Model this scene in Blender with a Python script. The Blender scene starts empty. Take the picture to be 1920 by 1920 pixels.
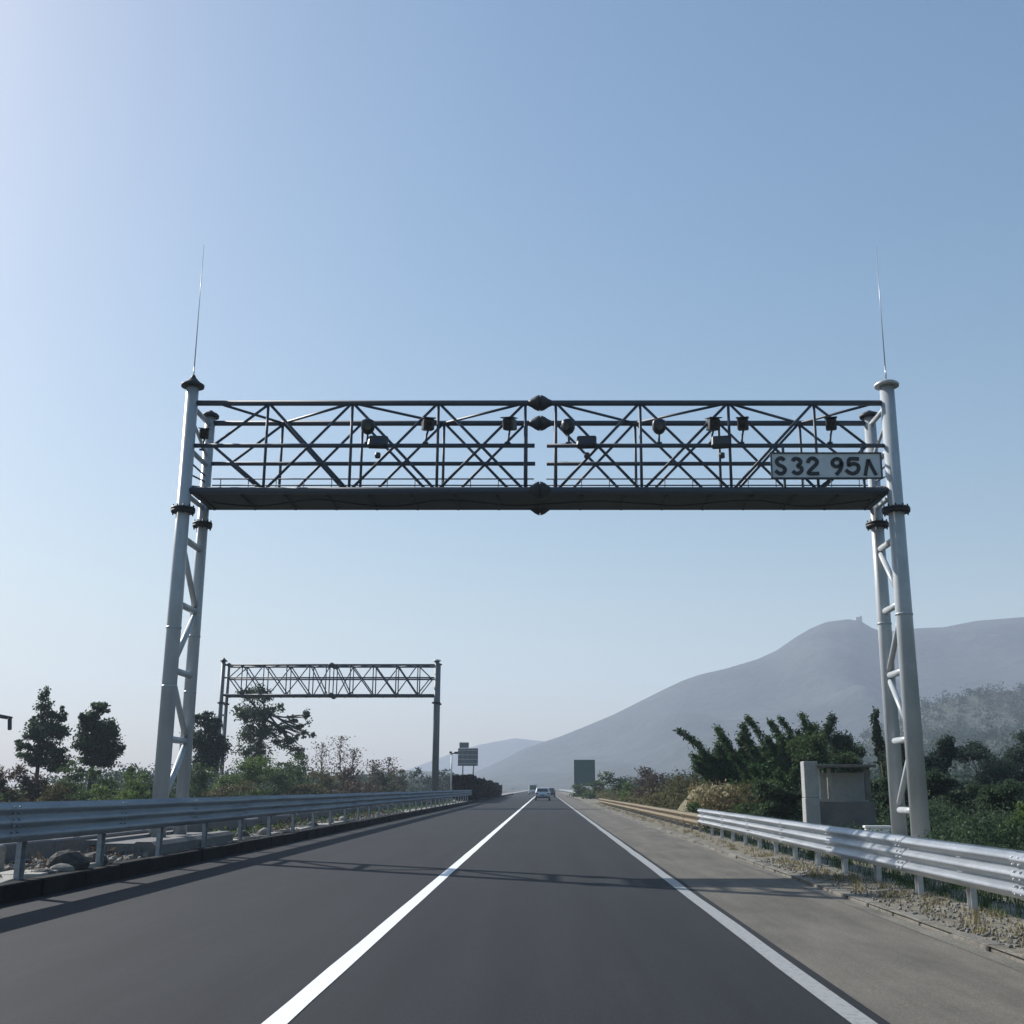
import bpy, math, random
import numpy as np
from mathutils import Vector, Matrix

# ------------------------------------------------------------------ camera, sky, sun, exposure
S = bpy.context.scene
F, U0, V0, EYE, PITCH = 2113.0, 1022.0, 960.0, 1.46, math.radians(13.75)
cam_d = bpy.data.cameras.new('camera')
cam = bpy.data.objects.new('camera', cam_d)
S.collection.objects.link(cam)
cam.location = (0, 0, EYE)
cam.rotation_euler = (math.radians(90) + PITCH, 0, 0)
cam_d.sensor_width = 36.0
cam_d.lens = 36.0 * F / 1920.0
cam_d.shift_x = -(U0 - 960.0) / 1920.0
cam_d.clip_start = 0.1
cam_d.clip_end = 12000
S.camera = cam
S.render.resolution_x = 1024
S.render.resolution_y = 1024

SUN_EL = math.radians(34.0)
SUN_AZ = math.radians(54.0)            # degrees to the left of straight ahead
W = bpy.data.worlds.new('World')
S.world = W
W.use_nodes = True
wn = W.node_tree
wn.nodes.clear()
wo = wn.nodes.new('ShaderNodeOutputWorld')
wb = wn.nodes.new('ShaderNodeBackground')
sk = wn.nodes.new('ShaderNodeTexSky')
sk.sky_type = 'NISHITA'
sk.sun_disc = False
sk.sun_elevation = SUN_EL
sk.sun_rotation = -SUN_AZ
sk.altitude = 0
sk.air_density = 1.55
sk.dust_density = 1.5
sk.ozone_density = 4.3
wb.inputs['Strength'].default_value = 0.11
hs_ = wn.nodes.new('ShaderNodeHueSaturation')
hs_.inputs['Saturation'].default_value = 1.28
hs_.inputs['Hue'].default_value = .496
gm = wn.nodes.new('ShaderNodeGamma')
gm.inputs[1].default_value = .8
wn.links.new(sk.outputs[0], gm.inputs[0])
wn.links.new(gm.outputs[0], hs_.inputs['Color'])
wbal = wn.nodes.new('ShaderNodeMix')
wbal.data_type = 'RGBA'
wbal.blend_type = 'MULTIPLY'
wbal.inputs[0].default_value = 1.0
wbal.inputs[7].default_value = (1.0, .978, 1.0, 1)          # the photograph's slightly magenta white balance
wn.links.new(hs_.outputs[0], wbal.inputs[6])
wn.links.new(wbal.outputs[2], wb.inputs[0])
wn.links.new(wb.outputs[0], wo.inputs[0])

sun_d = bpy.data.lights.new('sun', 'SUN')
sun_d.energy = 5
sun_d.angle = math.radians(0.55)
sun_d.color = (1.0, 0.97, 0.92)
sun = bpy.data.objects.new('sun', sun_d)
S.collection.objects.link(sun)
sdir = Vector((-math.sin(SUN_AZ) * math.cos(SUN_EL), math.cos(SUN_AZ) * math.cos(SUN_EL), math.sin(SUN_EL)))
sun.rotation_euler = sdir.to_track_quat('Z', 'Y').to_euler()
sun.location = (-30, 20, 60)

S.render.engine = 'CYCLES'
S.view_settings.view_transform = 'Standard'
S.view_settings.look = 'None'
S.view_settings.exposure = .50
S.view_settings.gamma = 1.0
S.cycles.max_bounces = 6
S.cycles.volume_bounces = 1
S.cycles.transparent_max_bounces = 8

COL = S.collection


# ------------------------------------------------------------------ helpers
def at(u, v, Y):
    """world point that stands Y metres ahead on the sight line of photo pixel (u, v)"""
    x = (u - U0) / F
    y = (V0 - v) / F
    c, s = math.cos(PITCH), math.sin(PITCH)
    t = Y / (c - y * s)
    return Vector((x * t, Y, EYE + (s + y * c) * t))


class MB:
    def __init__(self):
        self.v, self.f, self.s = [], [], []

    def quad(self, a, b, c, d, smooth=False):
        n = len(self.v)
        self.v += [tuple(a), tuple(b), tuple(c), tuple(d)]
        self.f.append((n, n + 1, n + 2, n + 3)); self.s.append(smooth)

    def box(self, cx, cy, cz, sx, sy, sz, rot=None, bev=0.0):
        n = len(self.v)
        hx, hy, hz = sx / 2, sy / 2, sz / 2
        if bev <= 0:
            pts = [(x, y, z) for z in (-hz, hz) for x, y in ((-hx, -hy), (hx, -hy), (hx, hy), (-hx, hy))]
            fc = [(3, 2, 1, 0), (4, 5, 6, 7), (0, 1, 5, 4), (1, 2, 6, 5), (2, 3, 7, 6), (3, 0, 4, 7)]
        else:
            b = min(bev, hx * .45, hy * .45, hz * .45)
            pts = []
            for z, k in ((-hz, b), (-hz + b, 0), (hz - b, 0), (hz, b)):
                x, y = hx - k, hy - k
                pts += [(-x + b, -y, z), (x - b, -y, z), (x, -y + b, z), (x, y - b, z),
                        (x - b, y, z), (-x + b, y, z), (-x, y - b, z), (-x, -y + b, z)]
            fc = [tuple(range(7, -1, -1)), tuple(range(24, 32))]
            for L in range(3):
                for i in range(8):
                    j = (i + 1) % 8
                    fc.append((L * 8 + i, L * 8 + j, L * 8 + 8 + j, L * 8 + 8 + i))
        M = rot if rot is not None else Matrix.Identity(3)
        for p in pts:
            q = M @ Vector(p)
            self.v.append((q.x + cx, q.y + cy, q.z + cz))
        for f in fc:
            self.f.append(tuple(n + i for i in f)); self.s.append(False)
        return self

    def tube(self, a, b, r0, r1=None, n=10, cap=True):
        r1 = r0 if r1 is None else r1
        a, b = Vector(a), Vector(b)
        d = (b - a).normalized()
        h = Vector((0, 0, 1)) if abs(d.z) < .9 else Vector((1, 0, 0))
        e1 = d.cross(h).normalized(); e2 = d.cross(e1)
        m = len(self.v)
        for P, r in ((a, r0), (b, r1)):
            for i in range(n):
                t = 2 * math.pi * i / n
                q = P + (e1 * math.cos(t) + e2 * math.sin(t)) * r
                self.v.append(tuple(q))
        for i in range(n):
            j = (i + 1) % n
            self.f.append((m + i, m + n + i, m + n + j, m + j)); self.s.append(True)
        if cap:
            self.f.append(tuple(m + i for i in range(n))); self.s.append(False)
            self.f.append(tuple(m + n + i for i in range(n - 1, -1, -1))); self.s.append(False)
        return self

    def path(self, pts, rad, n=7):
        pts = [Vector(p) for p in pts]
        m = len(self.v)
        k = len(pts)
        for i, P in enumerate(pts):
            d = (pts[min(i + 1, k - 1)] - pts[max(i - 1, 0)]).normalized()
            h = Vector((0, 1, 0)) if abs(d.y) < .9 else Vector((1, 0, 0))
            e1 = d.cross(h).normalized(); e2 = d.cross(e1)
            for j in range(n):
                t = 2 * math.pi * j / n
                self.v.append(tuple(P + (e1 * math.cos(t) + e2 * math.sin(t)) * rad[i]))
        for i in range(k - 1):
            for j in range(n):
                q = (j + 1) % n
                self.f.append((m + i * n + j, m + (i + 1) * n + j, m + (i + 1) * n + q, m + i * n + q)); self.s.append(True)
        self.f.append(tuple(m + j for j in range(n))); self.s.append(False)
        self.f.append(tuple(m + (k - 1) * n + j for j in range(n - 1, -1, -1))); self.s.append(False)
        return self

    def lathe(self, origin, axis, prof, n=20, smooth=True):
        """prof: list of (distance along axis, radius)"""
        o, d = Vector(origin), Vector(axis).normalized()
        h = Vector((0, 0, 1)) if abs(d.z) < .9 else Vector((1, 0, 0))
        e1 = d.cross(h).normalized(); e2 = d.cross(e1)
        m = len(self.v)
        for t, r in prof:
            for i in range(n):
                a = 2 * math.pi * i / n
                self.v.append(tuple(o + d * t + (e1 * math.cos(a) + e2 * math.sin(a)) * r))
        for k in range(len(prof) - 1):
            for i in range(n):
                j = (i + 1) % n
                self.f.append((m + k * n + i, m + (k + 1) * n + i, m + (k + 1) * n + j, m + k * n + j)); self.s.append(smooth)
        self.f.append(tuple(m + i for i in range(n))); self.s.append(False)
        L = m + (len(prof) - 1) * n
        self.f.append(tuple(L + i for i in range(n - 1, -1, -1))); self.s.append(False)
        return self

    def prism(self, poly, y0, y1, plane='xz', off=0.0):
        """poly in x,z, extruded along y"""
        m = len(self.v); n = len(poly)
        for yy in (y0, y1):
            for p in poly:
                if plane == 'xz': self.v.append((p[0], yy, p[1]))
                elif plane == 'yz': self.v.append((yy, p[0], p[1]))
                else: self.v.append((p[0], p[1], yy))
        self.f.append(tuple(range(m, m + n))); self.s.append(False)
        self.f.append(tuple(range(m + 2 * n - 1, m + n - 1, -1))); self.s.append(False)
        for i in range(n):
            j = (i + 1) % n
            self.f.append((m + i, m + n + i, m + n + j, m + j)); self.s.append(False)
        return self

    def build(self, name, mat, parent=None):
        me = bpy.data.meshes.new(name)
        me.from_pydata(self.v, [], self.f)
        me.polygons.foreach_set('use_smooth', self.s)
        me.materials.append(mat)
        me.validate()
        import bmesh
        bm = bmesh.new(); bm.from_mesh(me)
        bmesh.ops.recalc_face_normals(bm, faces=bm.faces)
        bm.to_mesh(me); bm.free()
        o = bpy.data.objects.new(name, me)
        COL.objects.link(o)
        if parent: o.parent = parent
        return o


def tag(o, label=None, cat=None, group=None, kind=None):
    if label: o['label'] = label
    if cat: o['category'] = cat
    if group: o['group'] = group
    if kind: o['kind'] = kind
    return o


def empty(name, loc=(0, 0, 0), rz=0.0):
    o = bpy.data.objects.new(name, None)
    o.location = loc; o.rotation_euler = (0, 0, rz)
    o.empty_display_size = .3
    COL.objects.link(o)
    return o


def copy_tree(o, parent=None):
    c = o.copy(); COL.objects.link(c)
    if parent: c.parent = parent
    for ch in o.children:
        copy_tree(ch, c)
    return c


# ------------------------------------------------------------------ materials
def mat(name, col, rough=.6, metal=0.0, noise=None, bump=None, spec=None, coat=0.0):
    """noise: (scale, other colour, amount[, detail, lo, hi]); bump: (scale, strength)"""
    m = bpy.data.materials.new(name); m.use_nodes = True
    nt = m.node_tree; N = nt.nodes; L = nt.links
    b = N['Principled BSDF']
    b.inputs['Base Color'].default_value = (*col, 1)
    b.inputs['Roughness'].default_value = rough
    b.inputs['Metallic'].default_value = metal
    if spec is not None: b.inputs['Specular IOR Level'].default_value = spec
    if coat: b.inputs['Coat Weight'].default_value = coat
    tc = N.new('ShaderNodeTexCoord')
    if noise:
        layers = noise if isinstance(noise, list) else [noise]
        prev = None
        for ly in layers:
            sc, c2, amt = ly[:3]
            lo, hi = (ly[3], ly[4]) if len(ly) > 4 else (.4, .62)
            mp = N.new('ShaderNodeMapping')
            if len(ly) > 5: mp.inputs['Scale'].default_value = ly[5]
            L.new(tc.outputs['Object'], mp.inputs[0])
            n = N.new('ShaderNodeTexNoise'); n.inputs['Scale'].default_value = sc
            n.inputs['Detail'].default_value = 6; n.inputs['Roughness'].default_value = .6
            L.new(mp.outputs[0], n.inputs['Vector'])
            r = N.new('ShaderNodeMapRange'); r.inputs[1].default_value = lo; r.inputs[2].default_value = hi
            r.inputs[3].default_value = 0; r.inputs[4].default_value = amt
            L.new(n.outputs['Fac'], r.inputs[0])
            mx = N.new('ShaderNodeMix'); mx.data_type = 'RGBA'
            mx.inputs[6].default_value = (*col, 1)
            if prev: L.new(prev, mx.inputs[6])
            mx.inputs[7].default_value = (*c2, 1)
            L.new(r.outputs[0], mx.inputs[0])
            prev = mx.outputs[2]
        L.new(prev, b.inputs['Base Color'])
    if bump:
        n = N.new('ShaderNodeTexNoise'); n.inputs['Scale'].default_value = bump[0]; n.inputs['Detail'].default_value = 5
        L.new(tc.outputs['Object'], n.inputs['Vector'])
        bp = N.new('ShaderNodeBump'); bp.inputs['Strength'].default_value = bump[1]
        bp.inputs['Distance'].default_value = bump[2] if len(bump) > 2 else .02
        L.new(n.outputs['Fac'], bp.inputs['Height']); L.new(bp.outputs[0], b.inputs['Normal'])
    return m


def leaf_mat(name, c1, c2, c3, trans=.25, sc=.8):
    m = bpy.data.materials.new(name); m.use_nodes = True
    nt = m.node_tree; N = nt.nodes; L = nt.links
    b = N['Principled BSDF']; out = N['Material Output']
    b.inputs['Roughness'].default_value = .6
    b.inputs['Specular IOR Level'].default_value = .12
    g = N.new('ShaderNodeNewGeometry')
    ra = N.new('ShaderNodeValToRGB')
    e = ra.color_ramp.elements
    e[0].position = 0; e[0].color = (*c1, 1); e[1].position = 1; e[1].color = (*c3, 1)
    k = e.new(.55); k.color = (*c2, 1)
    n = N.new('ShaderNodeTexNoise'); n.inputs['Scale'].default_value = sc; n.inputs['Detail'].default_value = 3
    L.new(g.outputs['Position'], n.inputs['Vector'])
    mth = N.new('ShaderNodeMath'); mth.operation = 'MULTIPLY_ADD'
    mth.inputs[1].default_value = .45; L.new(g.outputs['Random Per Island'], mth.inputs[0])
    m2 = N.new('ShaderNodeMapRange'); m2.inputs[1].default_value = .3; m2.inputs[2].default_value = .7
    m2.inputs[3].default_value = 0; m2.inputs[4].default_value = .55
    L.new(n.outputs['Fac'], m2.inputs[0]); L.new(m2.outputs[0], mth.inputs[2])
    L.new(mth.outputs[0], ra.inputs[0]); L.new(ra.outputs[0], b.inputs['Base Color'])
    t = N.new('ShaderNodeBsdfTranslucent'); L.new(ra.outputs[0], t.inputs[0])
    mx = N.new('ShaderNodeMixShader'); mx.inputs[0].default_value = trans
    L.new(b.outputs[0], mx.inputs[1]); L.new(t.outputs[0], mx.inputs[2]); L.new(mx.outputs[0], out.inputs['Surface'])
    return m


M = dict(
    column=mat('painted_column_steel', (.42, .45, .475), .34, .0, [(1.2, (.31, .34, .36), .6), (9, (.22, .22, .215), .35, .55, .75, (1, 1, .15))], (60, .08)),
    far_column=mat('dull_column_steel', (.13, .145, .155), .55, .0, [(1.2, (.09, .10, .105), .6)], (60, .08)),
    truss=mat('dark_truss_steel', (.036, .052, .078), .55, .0, (3, (.05, .065, .085), .5), (50, .1)),
    flange=mat('dark_flange_steel', (.014, .017, .022), .6, 0, (8, (.035, .032, .03), .4)),
    rod=mat('rod_steel', (.45, .47, .5), .35, .6),
    galv_shade=mat('shaded_blue_steel', (.36, .39, .43), .38, .2, [(2.2, (.24, .265, .30), .75, .42, .62, (1, .25, 3)), (22, (.2, .2, .2), .3)], (35, .06)),  # galvanised steel painted darker and bluer to deepen the left rails' shade
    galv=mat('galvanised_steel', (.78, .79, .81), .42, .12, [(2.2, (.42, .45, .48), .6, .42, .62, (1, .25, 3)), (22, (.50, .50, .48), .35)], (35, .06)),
    galv_post=mat('galvanised_post', (.50, .51, .52), .5, .3, (9, (.34, .33, .31), .6)),
    dusty=mat('dusty_beam', (.52, .41, .28), .85, 0, (6, (.38, .30, .21), .6), (30, .2)),
    walkway=mat('walkway_plate', (.030, .042, .040), .7, 0, (2, (.055, .065, .045), .6)),
    mesh=mat('toe_board', (.36, .40, .44), .6, 0, (12, (.22, .25, .28), .7)),
    device=mat('device_housing', (.014, .017, .022), .5),
    lens=mat('lens_glass', (.01, .01, .012), .08, 0),
    sign=mat('sign_sheet', (.58, .63, .68), .5, 0, (5, (.45, .5, .54), .5)),
    signrim=mat('sign_rim', (.035, .04, .05), .5),
    black=mat('sign_black', (.012, .014, .02), .5),
    green=mat('sign_green', (.014, .072, .062), .5, 0, (1.6, (.02, .10, .085), .7)),
    greysign=mat('sign_back', (.15, .17, .185), .5, .2, (2.5, (.24, .26, .27), .7, .45, .6, (1, 1, .3))),
    conc=mat('grey_concrete', (.30, .31, .31), .85, 0, [(1.5, (.20, .21, .21), .6), (14, (.38, .38, .36), .5)], (25, .35)),
    conc_pale=mat('pale_concrete', (.30, .285, .255), .85, 0, [(1.8, (.17, .165, .15), .75), (18, (.4, .38, .34), .5)], (30, .35)),
    kerb_shade=mat('shade_black_kerb', (.012, .012, .013), .9, 0, [(1.1, (.03, .03, .03), .6), (12, (.05, .05, .048), .3, .55, .7)], (30, .4), .1),  # shade on the median kerb face, put into the colour as near black
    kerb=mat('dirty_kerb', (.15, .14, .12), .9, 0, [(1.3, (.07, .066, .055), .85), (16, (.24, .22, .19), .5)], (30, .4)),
    footing=mat('footing_concrete', (.15, .148, .15), .9, 0, [(1.4, (.09, .09, .09), .6), (14, (.22, .21, .2), .4)], (22, .4)),
    median=mat('median_concrete', (.22, .21, .19), .9, 0, [(.8, (.12, .115, .105), .8), (11, (.3, .29, .26), .5)], (22, .4)),
    white=mat('white_board', (.72, .73, .72), .6, 0, (6, (.5, .5, .48), .5)),
    wallgrey=mat('rendered_wall', (.15, .15, .14), .9, 0, (2, (.09, .09, .085), .6), (20, .3)),
    bark=mat('bark', (.075, .062, .05), .95, 0, (9, (.035, .03, .026), .7), (20, .6)),
    stone=mat('rubble_stone', (.20, .19, .165), .9, 0, (9, (.18, .17, .16), .7), (25, .5)),
    sack=mat('dark_sacking', (.045, .043, .042), .9, 0, (7, (.12, .11, .10), .5), (25, .5)),
    cloth=mat('pale_sheet', (.33, .34, .31), .85, 0, (3, (.2, .22, .2), .7), (12, .5)),
    rubber=mat('rubber', (.02, .02, .02), .8),
    silver=mat('silver_paint', (.42, .46, .49), .3, .5, coat=.5),
    darkpaint=mat('dark_paint', (.03, .035, .045), .3, .2, coat=.5),
    whitepaint=mat('white_paint', (.75, .76, .77), .35, coat=.4),
    glass=mat('car_glass', (.02, .025, .03), .08, 0),
    redlamp=mat('red_lamp', (.35, .015, .012), .25),
    plate=mat('number_plate', (.05, .12, .35), .5),
    chrome=mat('wheel_rim', (.5, .5, .52), .3, .8),
)
LEAF = dict(
    dark=leaf_mat('dark_leaves', (.026, .046, .028), (.048, .080, .042), (.09, .13, .06), .4),
    mid=leaf_mat('mid_leaves', (.030, .055, .022), (.06, .10, .036), (.11, .15, .055), .4),
    fresh=leaf_mat('fresh_leaves', (.05, .085, .025), (.09, .145, .04), (.17, .21, .07), .45),
    olive=leaf_mat('olive_leaves', (.05, .055, .026), (.105, .10, .046), (.18, .16, .075), .4),
    brown=leaf_mat('brown_twigs', (.045, .032, .024), (.09, .065, .045), (.15, .12, .08)),
    straw=leaf_mat('straw_blades', (.13, .11, .055), (.24, .20, .10), (.36, .31, .18), .2, 3),
    bamboo=leaf_mat('bamboo_leaves', (.016, .045, .015), (.038, .085, .025), (.11, .15, .045), .35),
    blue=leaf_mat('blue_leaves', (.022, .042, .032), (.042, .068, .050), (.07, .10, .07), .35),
)


def asphalt(name, base, alt, fine, patch_scale=.35, stretch=.12, rough=.8, dusty=None):
    m = bpy.data.materials.new(name); m.use_nodes = True
    nt = m.node_tree; N = nt.nodes; L = nt.links; b = N['Principled BSDF']
    g = N.new('ShaderNodeNewGeometry')
    mp = N.new('ShaderNodeMapping'); mp.inputs['Scale'].default_value = (1, stretch, 1)
    L.new(g.outputs['Position'], mp.inputs[0])
    n1 = N.new('ShaderNodeTexNoise'); n1.inputs['Scale'].default_value = patch_scale * 3; n1.inputs['Detail'].default_value = 7
    n1.inputs['Roughness'].default_value = .62
    L.new(mp.outputs[0], n1.inputs['Vector'])
    r1 = N.new('ShaderNodeMapRange'); r1.inputs[1].default_value = .35; r1.inputs[2].default_value = .68
    L.new(n1.outputs['Fac'], r1.inputs[0])
    mx = N.new('ShaderNodeMix'); mx.data_type = 'RGBA'
    mx.inputs[6].default_value = (*base, 1); mx.inputs[7].default_value = (*alt, 1)
    L.new(r1.outputs[0], mx.inputs[0])
    n2 = N.new('ShaderNodeTexNoise'); n2.inputs['Scale'].default_value = 55; n2.inputs['Detail'].default_value = 3
    L.new(g.outputs['Position'], n2.inputs['Vector'])
    r2 = N.new('ShaderNodeMapRange'); r2.inputs[1].default_value = .35; r2.inputs[2].default_value = .7
    r2.inputs[3].default_value = 1 - fine; r2.inputs[4].default_value = 1 + fine
    L.new(n2.outputs['Fac'], r2.inputs[0])
    # polished wheel tracks, oil drips and fine stone speckle
    sx = N.new('ShaderNodeSeparateXYZ'); L.new(g.outputs['Position'], sx.inputs[0])
    wv = N.new('ShaderNodeMath'); wv.operation = 'MULTIPLY_ADD'; wv.inputs[1].default_value = 6.8; wv.inputs[2].default_value = .6
    L.new(sx.outputs['X'], wv.inputs[0])
    sn = N.new('ShaderNodeMath'); sn.operation = 'SINE'; L.new(wv.outputs[0], sn.inputs[0])
    mp3 = N.new('ShaderNodeMapping'); mp3.inputs['Scale'].default_value = (2.2, .10, 1); L.new(g.outputs['Position'], mp3.inputs[0])
    n3 = N.new('ShaderNodeTexNoise'); n3.inputs['Scale'].default_value = 1.6; n3.inputs['Detail'].default_value = 8; n3.inputs['Roughness'].default_value = .7
    L.new(mp3.outputs[0], n3.inputs['Vector'])
    tr = N.new('ShaderNodeMath'); tr.operation = 'MULTIPLY'; L.new(sn.outputs[0], tr.inputs[0]); tr.inputs[1].default_value = .05
    r3 = N.new('ShaderNodeMapRange'); r3.inputs[1].default_value = .3; r3.inputs[2].default_value = .7; r3.inputs[3].default_value = .84; r3.inputs[4].default_value = 1.14
    L.new(n3.outputs['Fac'], r3.inputs[0])
    ad = N.new('ShaderNodeMath'); ad.operation = 'ADD'; L.new(r3.outputs[0], ad.inputs[0]); L.new(tr.outputs[0], ad.inputs[1])
    vo = N.new('ShaderNodeTexVoronoi'); vo.inputs['Scale'].default_value = 95; L.new(g.outputs['Position'], vo.inputs['Vector'])
    sv = N.new('ShaderNodeSeparateColor'); L.new(vo.outputs['Color'], sv.inputs[0])
    r4 = N.new('ShaderNodeMapRange'); r4.inputs[1].default_value = .55; r4.inputs[2].default_value = 1.0; r4.inputs[3].default_value = .93; r4.inputs[4].default_value = 1.0 + fine * 2.6
    L.new(sv.outputs[0], r4.inputs[0])
    m5 = N.new('ShaderNodeMath'); m5.operation = 'MULTIPLY'; L.new(ad.outputs[0], m5.inputs[0]); L.new(r4.outputs[0], m5.inputs[1])
    m6 = N.new('ShaderNodeMath'); m6.operation = 'MULTIPLY'; L.new(m5.outputs[0], m6.inputs[0]); L.new(r2.outputs[0], m6.inputs[1])
    hs = N.new('ShaderNodeHueSaturation'); L.new(mx.outputs[2], hs.inputs['Color']); L.new(m6.outputs[0], hs.inputs['Value'])
    L.new(hs.outputs[0], b.inputs['Base Color'])
    b.inputs['Roughness'].default_value = rough
    b.inputs['Specular IOR Level'].default_value = .18
    bp = N.new('ShaderNodeBump'); bp.inputs['Strength'].default_value = .35; bp.inputs['Distance'].default_value = .006
    L.new(n2.outputs['Fac'], bp.inputs['Height']); L.new(bp.outputs[0], b.inputs['Normal'])
    return m


M['asphalt'] = asphalt('road_asphalt', (.0132, .0146, .0182), (.0188, .0202, .0240), .16)
M['shoulder'] = asphalt('shoulder_asphalt', (.098, .090, .075), (.148, .134, .112), .14, .5, .3)
M['far_asphalt'] = asphalt('far_asphalt', (.07, .072, .072), (.10, .10, .098), .1)
M['gutter'] = asphalt('gutter_concrete', (.10, .095, .08), (.20, .185, .155), .2, .9, .25)
M['earth'] = asphalt('verge_earth', (.11, .098, .075), (.22, .20, .16), .35, 1.6, 1)
M['ground'] = asphalt('ground_soil', (.045, .055, .03), (.075, .078, .045), .2, .05, 1)


def paint_mat(name, col, wear):
    m = bpy.data.materials.new(name); m.use_nodes = True
    nt = m.node_tree; N = nt.nodes; L = nt.links; b = N['Principled BSDF']
    g = N.new('ShaderNodeNewGeometry')
    n = N.new('ShaderNodeTexNoise'); n.inputs['Scale'].default_value = 14; n.inputs['Detail'].default_value = 8; n.inputs['Roughness'].default_value = .7
    L.new(g.outputs['Position'], n.inputs['Vector'])
    r = N.new('ShaderNodeMapRange'); r.inputs[1].default_value = .50; r.inputs[2].default_value = .72
    r.inputs[4].default_value = wear
    L.new(n.outputs['Fac'], r.inputs[0])
    mx = N.new('ShaderNodeMix'); mx.data_type = 'RGBA'
    mx.inputs[6].default_value = (*col, 1); mx.inputs[7].default_value = (col[0] * .35, col[1] * .35, col[2] * .36, 1)
    L.new(r.outputs[0], mx.inputs[0]); L.new(mx.outputs[2], b.inputs['Base Color'])
    b.inputs['Roughness'].default_value = .6
    return m


M['paint_bright'] = paint_mat('road_paint_bright', (.80, .80, .80), .35)
M['paint_worn'] = paint_mat('road_paint_worn', (.29, .29, .285), .8)


# ------------------------------------------------------------------ ground, road
def sheet(name, x0, x1, y0, y1, z, m, nx=1, ny=1):
    mb = MB()
    for i in range(nx):
        for j in range(ny):
            a, b = x0 + (x1 - x0) * i / nx, x0 + (x1 - x0) * (i + 1) / nx
            c, d = y0 + (y1 - y0) * j / ny, y0 + (y1 - y0) * (j + 1) / ny
            mb.quad((a, c, z), (b, c, z), (b, d, z), (a, d, z))
    o = mb.build(name, m)
    tag(o, kind='structure')
    return o


sheet('ground', -2800, 2800, -60, 2900, -.06, M['ground'], 8, 8)
ROAD_END = 700
sheet('road', -7.0, 2.20, -30, ROAD_END, 0.0, M['asphalt'], 1, 20)
sheet('hard_shoulder', 2.20, 4.06, -30, ROAD_END, 0.001, M['shoulder'], 1, 20)
sheet('opposite_road', -26.0, -9.9, -30, ROAD_END, 0.0, M['far_asphalt'], 1, 20)
sheet('verge', 4.062, 9.2, -30, 400, 0.05, M['earth'], 1, 20)
sheet('bank', -40.0, -26.0, -30, 400, -.02, M['earth'], 1, 20)


def line(x, w, y0, y1, m, name='lane_marking', seed=1, jit=.008):
    rnd = random.Random(seed)
    mb = MB(); n = int((y1 - y0) / 1.5)
    L_, R_ = [], []
    for i in range(n + 1):
        y = y0 + (y1 - y0) * i / n
        L_.append((x - w / 2 + rnd.uniform(-jit, jit), y, .005)); R_.append((x + w / 2 + rnd.uniform(-jit, jit), y, .005))
    for i in range(n):
        mb.quad(L_[i], R_[i], R_[i + 1], L_[i + 1])
    return tag(mb.build(name, m), kind='structure')


line(-1.72, .165, -5, 500, M['paint_bright'], 'lane_line', 1, .004)
line(2.03, .17, -5, 500, M['paint_worn'], 'edge_line', 2, .010)
line(-25.2, .18, 20, 500, M['paint_worn'], 'edge_line', 3)

# kerb on the right with its gutter strip
mb = MB()
rnd = random.Random(5)
y = -6.0
while y < 130:
    L_ = 1.0
    rnd.random()
    mb.box(4.17 + rnd.uniform(-.02, .02), y + L_ / 2, -.008 + rnd.uniform(-.014, .008), .20, L_ - rnd.uniform(.01, .05), .13, Matrix.Rotation(rnd.uniform(-.012, .012), 3, 'Z') @ Matrix.Rotation(rnd.uniform(-.05, .05), 3, 'Y'), .02)
    y += L_
kr = mb.build('kerb', M['kerb']); tag(kr, kind='structure')
sheet('gutter_strip', 3.88, 4.06, -10, 130, .0055, M['gutter'], 1, 10)

# raised median on the left
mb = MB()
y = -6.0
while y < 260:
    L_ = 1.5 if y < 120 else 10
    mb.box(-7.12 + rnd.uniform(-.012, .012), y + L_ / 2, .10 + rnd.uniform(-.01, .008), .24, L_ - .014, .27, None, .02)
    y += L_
tag(mb.build('median_kerb', M['kerb_shade']), kind='structure')
mb = MB(); mb.box(-8.57, 330, .055, 2.66, 740, .23)
tag(mb.build('median', M['median']), kind='structure')


# ------------------------------------------------------------------ hills
def hill(name, prof, D, front, back, m, seed, rough=.06, nu=220, nv=46, k=1.0):
    """prof: photo pixels of the ridge; the ridge stands D metres ahead, slopes run front/back metres"""
    rng = np.random.default_rng(seed)
    us = np.linspace(prof[0][0], prof[-1][0], nu)
    vs = np.interp(us, [p[0] for p in prof], [p[1] for p in prof])
    ridge = [at(u, v, D) for u, v in zip(us, vs)]
    ph = rng.uniform(0, 6.28, (14,)); fr = rng.uniform(.6, 5.5, (14, 2)); am = rng.uniform(.3, 1, (14,)) / (fr[:, 0] + fr[:, 1])
    verts = []
    for j in range(nv + 1):
        t = -1 + 2 * j / nv                       # -1 front foot, 0 ridge, 1 back foot
        for i, R in enumerate(ridge):
            y = D + (t * front if t < 0 else t * back)
            s = 1 - abs(t)
            h = (s ** 1.15) * (1 - .25 * math.sin(math.pi * s)) if t < 0 else s
            ang = 0
            for q in range(14):
                ang += am[q] * math.sin(fr[q, 0] * (R.x) / D * 18 + fr[q, 1] * t * 5 + ph[q])
            w = math.sin(math.pi * min(1, max(0, s))) if t < 0 else 0
            z = max(0, R.z) * (h + rough * ang * w)
            verts.append((R.x * (y / D if t < 0 else 1.0), y, z - 1.5 * (1 if s < .02 else 0)))
    faces = []
    for j in range(nv):
        for i in range(nu - 1):
            a = j * nu + i
            faces.append((a, a + 1, a + nu + 1, a + nu))
    me = bpy.data.meshes.new(name); me.from_pydata(verts, [], faces)
    me.polygons.foreach_set('use_smooth', [True] * len(faces)); me.materials.append(m)
    o = bpy.data.objects.new(name, me); COL.objects.link(o)
    return tag(o, kind='structure')


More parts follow.
